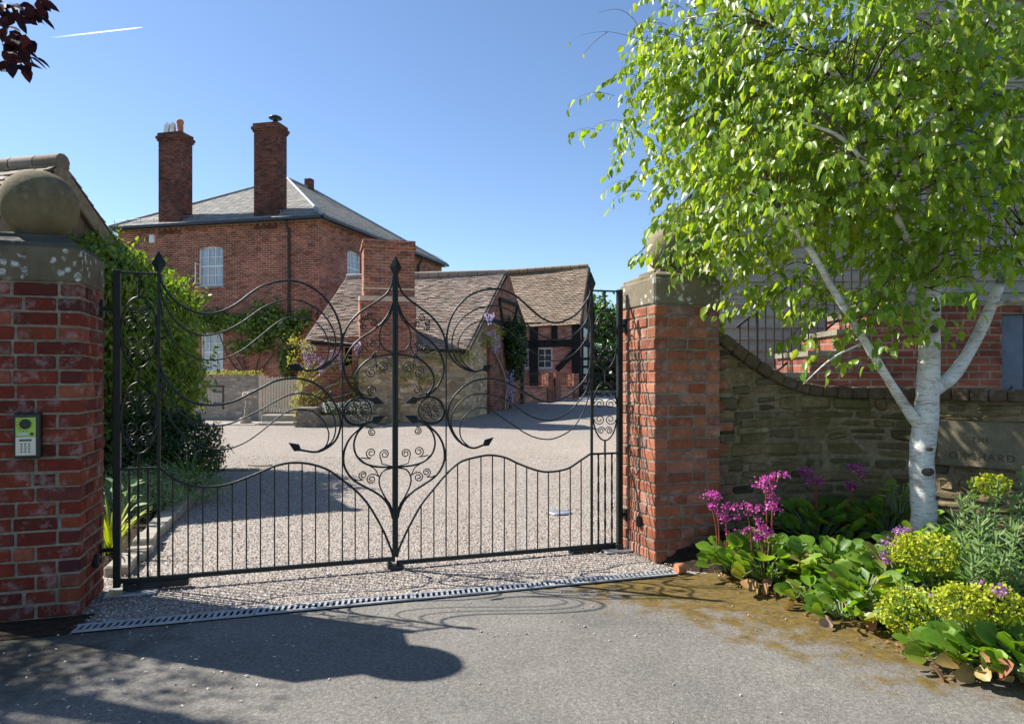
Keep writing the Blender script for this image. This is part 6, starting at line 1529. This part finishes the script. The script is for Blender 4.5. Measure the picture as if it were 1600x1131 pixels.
# spurges: stems of narrow leaves with lime heads
def spurge(label,stems,heads,group='spurge plants in the bed',z=.08,root=None):
    px,py=root; Y=F*(EYE-z)/(py-HY); c=P(px,py,Y); t=thing('euphorbia_plant',label,'flowering plant',tuple(c),group)
    mb=MB(); Pp=[];A=[];L=[];Nn=[]; r=random.Random(px)
    for (sx,sy,dy,ll) in stems:
        tip=P(sx,sy,Y+dy); pts=catmull([c,c.lerp(tip,.5)+V((tip.x-c.x)*.2,0,-.04),tip],6); mb.tube(pts,.006,5,cap=False)
        n=int(ll*120)
        for i in range(n):
            f=.18+.82*(i/n); q=c.lerp(tip,f) if f<.3 else pts[min(len(pts)-1,int(f*(len(pts)-1)))]; a=i*2.4; o=V(math.cos(a),math.sin(a),.25+.5*(i/n)); Pp.append((q.x+r.gauss(0,.004),q.y+r.gauss(0,.004),q.z+r.gauss(0,.008))); A.append(tuple(o)); Nn.append((0,0,1) if abs(o.z)<.7 else (o.x,o.y,.6)); L.append(r.uniform(.065,.105)*(1-.35*max(0,f-.85)/.15))
    mb.build('stems',M['green_stem'],t)
    if Pp:
        Pp,A,Nn,L=map(np.array,(Pp,A,Nn,L)); foliage('leaves',leaf_np(Pp,A,Nn,L,L*.15,'strap',.3,.12),M['euphorbia_leaf'],t)
    for (hx,hy,rw,rh,dy) in heads:
        q=P(hx,hy,Y+dy); mb=MB(); mb.tube([c,c.lerp(q,.6)+UP*.01,q],.006,5,cap=False); hs_=mb.build('flower_stem',M['green_stem'],t)
        R1=rw/F*Y; R2_=rh/F*Y; n=int(700*(rw/45)**2+260); p,d=blob(q,(R1,R1*.8,R2_),n,.62,.2,int(hx),2.4)
        sz=RNG.uniform(.009,.016,n); ax=rdir(n)*.6+d*.5; foliage('flower_head',leaf_np(p,ax,d+rdir(n)*.35,sz,sz*1.1,'round',.5,-.1),M['lime_bract'],hs_)
    return t
spurge('spurge with a round lime head hanging low over the tarmac edge',[(1412,915,0,.3)],[(1413,953,38,38,-.02)],root=(1420,990),z=.05)
spurge('spurge with a broad lime head in front of the birch trunk',[(1470,850,0,.3)],[(1452,862,46,30,0),(1418,858,24,22,.05)],root=(1460,945),z=.08)
spurge('spurge with paired lime heads low at the right of the bed',[(1500,930,.05,.3),(1560,960,0,.3)],[(1500,940,42,28,0),(1555,945,42,32,-.03)],root=(1530,1030),z=.05)
spurge('tall spurge right of the plaque with feathery leaves and one lime head',[(1520,745,0,.7),(1500,770,.1,.7),(1560,750,-.1,.7),(1585,770,0,.7),(1540,790,-.15,.7),(1490,800,0,.6),(1600,730,.1,.8)],[(1548,757,26,17,-.02)],root=(1545,915),z=.12)
spurge('feathery blue green spurge without flowers at the right edge',[(1500,830,.05,.6),(1530,810,-.1,.7),(1560,830,-.2,.7),(1590,815,-.1,.7),(1570,865,-.25,.6),(1520,870,-.15,.6),(1610,850,-.2,.7),(1545,850,.0,.6),(1490,850,.1,.5),(1620,800,0,.7),(1600,890,-.25,.6)],[],root=(1555,950),z=.10)
t=broad_clump('hellebore_plant','pale green hellebore peeping out left of the birch trunk','flowering plant',P(1405,800,4.62),26,.07,M['lime_bract'],.26,.10)
# dry leaves along the bed edge
n=520; ii=RNG.integers(0,len(edge)-12,n); pos=np.array([[edge[i].x+random.gauss(0,.10),edge[i].y+random.gauss(0,.06)-.02,.012] for i in ii]); 
pos=pos[(pos[:,0]>1.3)]; n=len(pos); L=RNG.uniform(.010,.03,n); o=foliage('dry_litter',leaf_np(pos,rdir(n)*np.array((1,1,.25)),rdir(n)*.4+np.array((0,0,1)),L,L*.45,'kite'),M['dry_leaf'],None); tag(o,'brown dry leaf litter strewn along the edge of the flower bed','leaf litter',kind='stuff')
n=150; pos=np.array([[random.uniform(-3.2,-.9),random.uniform(2.3,3.5),.006] for _ in range(n)]); pos=pos[pos[:,1]<3.33+(pos[:,0]+2.15)*.306]; n=len(pos); L=RNG.uniform(.008,.022,n); o=foliage('fallen_petals',leaf_np(pos,rdir(n)*np.array((1,1,.2)),rdir(n)*.3+np.array((0,0,1)),L,L*.6,'kite'),M['petal_pale'],None); tag(o,'pale fallen petals on the shaded tarmac beside the left pier','petals',kind='stuff')
# ---------------------------------------------------------------- vapour trail
k=NT('vapour'); sx=k.n('ShaderNodeSeparateXYZ'); k.l(k.coord('Generated'),sx.inputs[0])
tr=k.n('ShaderNodeBsdfTransparent'); df=k.n('ShaderNodeBsdfTranslucent'); df.inputs[0].default_value=(1,1,1,1); ms=k.n('ShaderNodeMixShader')
k.l(k.ramp(sx.outputs[0],[(0,0),(.5,.35),(1,.95)]),ms.inputs[0]); k.l(tr.outputs[0],ms.inputs[1]); k.l(df.outputs[0],ms.inputs[2]); k.l(ms.outputs[0],k.out.inputs[0])
a=P(78,59.5,5200); b=P(223,43,5200); mb=MB(); mb.tube([a.lerp(b,i/10) for i in range(11)],[6.5-.25*i for i in range(10)]+[1.0],8)
tag(mb.build('vapour_trail',k.m,None,tuple(a)),'thin white aircraft vapour trail in the upper left sky','vapour trail')
t=thing('garden_hedge','dark green hedge closing the lane beyond the black field gate','hedge',(6,32,.8))
foliage('leaves',cloud([(V(3.7+i*1.1,32+.3*(i%2),1.75),(.9,.6,1.2),2200) for i in range(7)],.17,.6,'kite',.2,.7,.3,.4,None,.25,.5,2),M['ivy_leaf'],t)
mb=MB(); [mb.tube([V(3.7+i*1.1,32,.7),V(3.7+i*1.1,32,1.7)],.05,5) for i in range(7)]; mb.build('stems',M['bark_dark'],t)
# =============================================================== CAMERA, LIGHT
cam=bpy.data.cameras.new('camera'); co=bpy.data.objects.new('camera',cam); COL.objects.link(co)
co.location=(0,0,EYE); co.rotation_euler=(math.pi/2,0,0)
cam.sensor_fit='HORIZONTAL'; cam.sensor_width=36; cam.lens=F/1600*36; cam.shift_y=(HY-565.5)/1600; cam.clip_end=9000; cam.clip_start=.05
S.camera=co
SUN=V(-.965,.330,1.0).normalized()
el=math.asin(SUN.z); az=math.atan2(SUN.x,SUN.y)
w=bpy.data.worlds.new('World'); S.world=w; w.use_nodes=True
nt=w.node_tree; bg=nt.nodes['Background']; sky=nt.nodes.new('ShaderNodeTexSky'); sky.sky_type='NISHITA'; sky.sun_disc=False
sky.sun_elevation=el; sky.sun_rotation=az; sky.air_density=.85; sky.dust_density=.15; sky.ozone_density=3.5; sky.altitude=50
nt.links.new(sky.outputs[0],bg.inputs[0]); bg.inputs[1].default_value=.095
ld=bpy.data.lights.new('sun','SUN'); ld.energy=5.0; ld.angle=math.radians(.53); ld.color=(1,.955,.88)
lo=bpy.data.objects.new('sun',ld); COL.objects.link(lo); lo.rotation_euler=SUN.to_track_quat('Z','Y').to_euler(); lo.location=(-20,8,20)
S.view_settings.view_transform='Standard'; S.view_settings.look='None'; S.view_settings.gamma=1; S.view_settings.exposure=1.08
S.render.engine='CYCLES'; S.cycles.use_denoising=True
S.cycles.max_bounces=8; S.cycles.transparent_max_bounces=8; S.cycles.sample_clamp_indirect=6
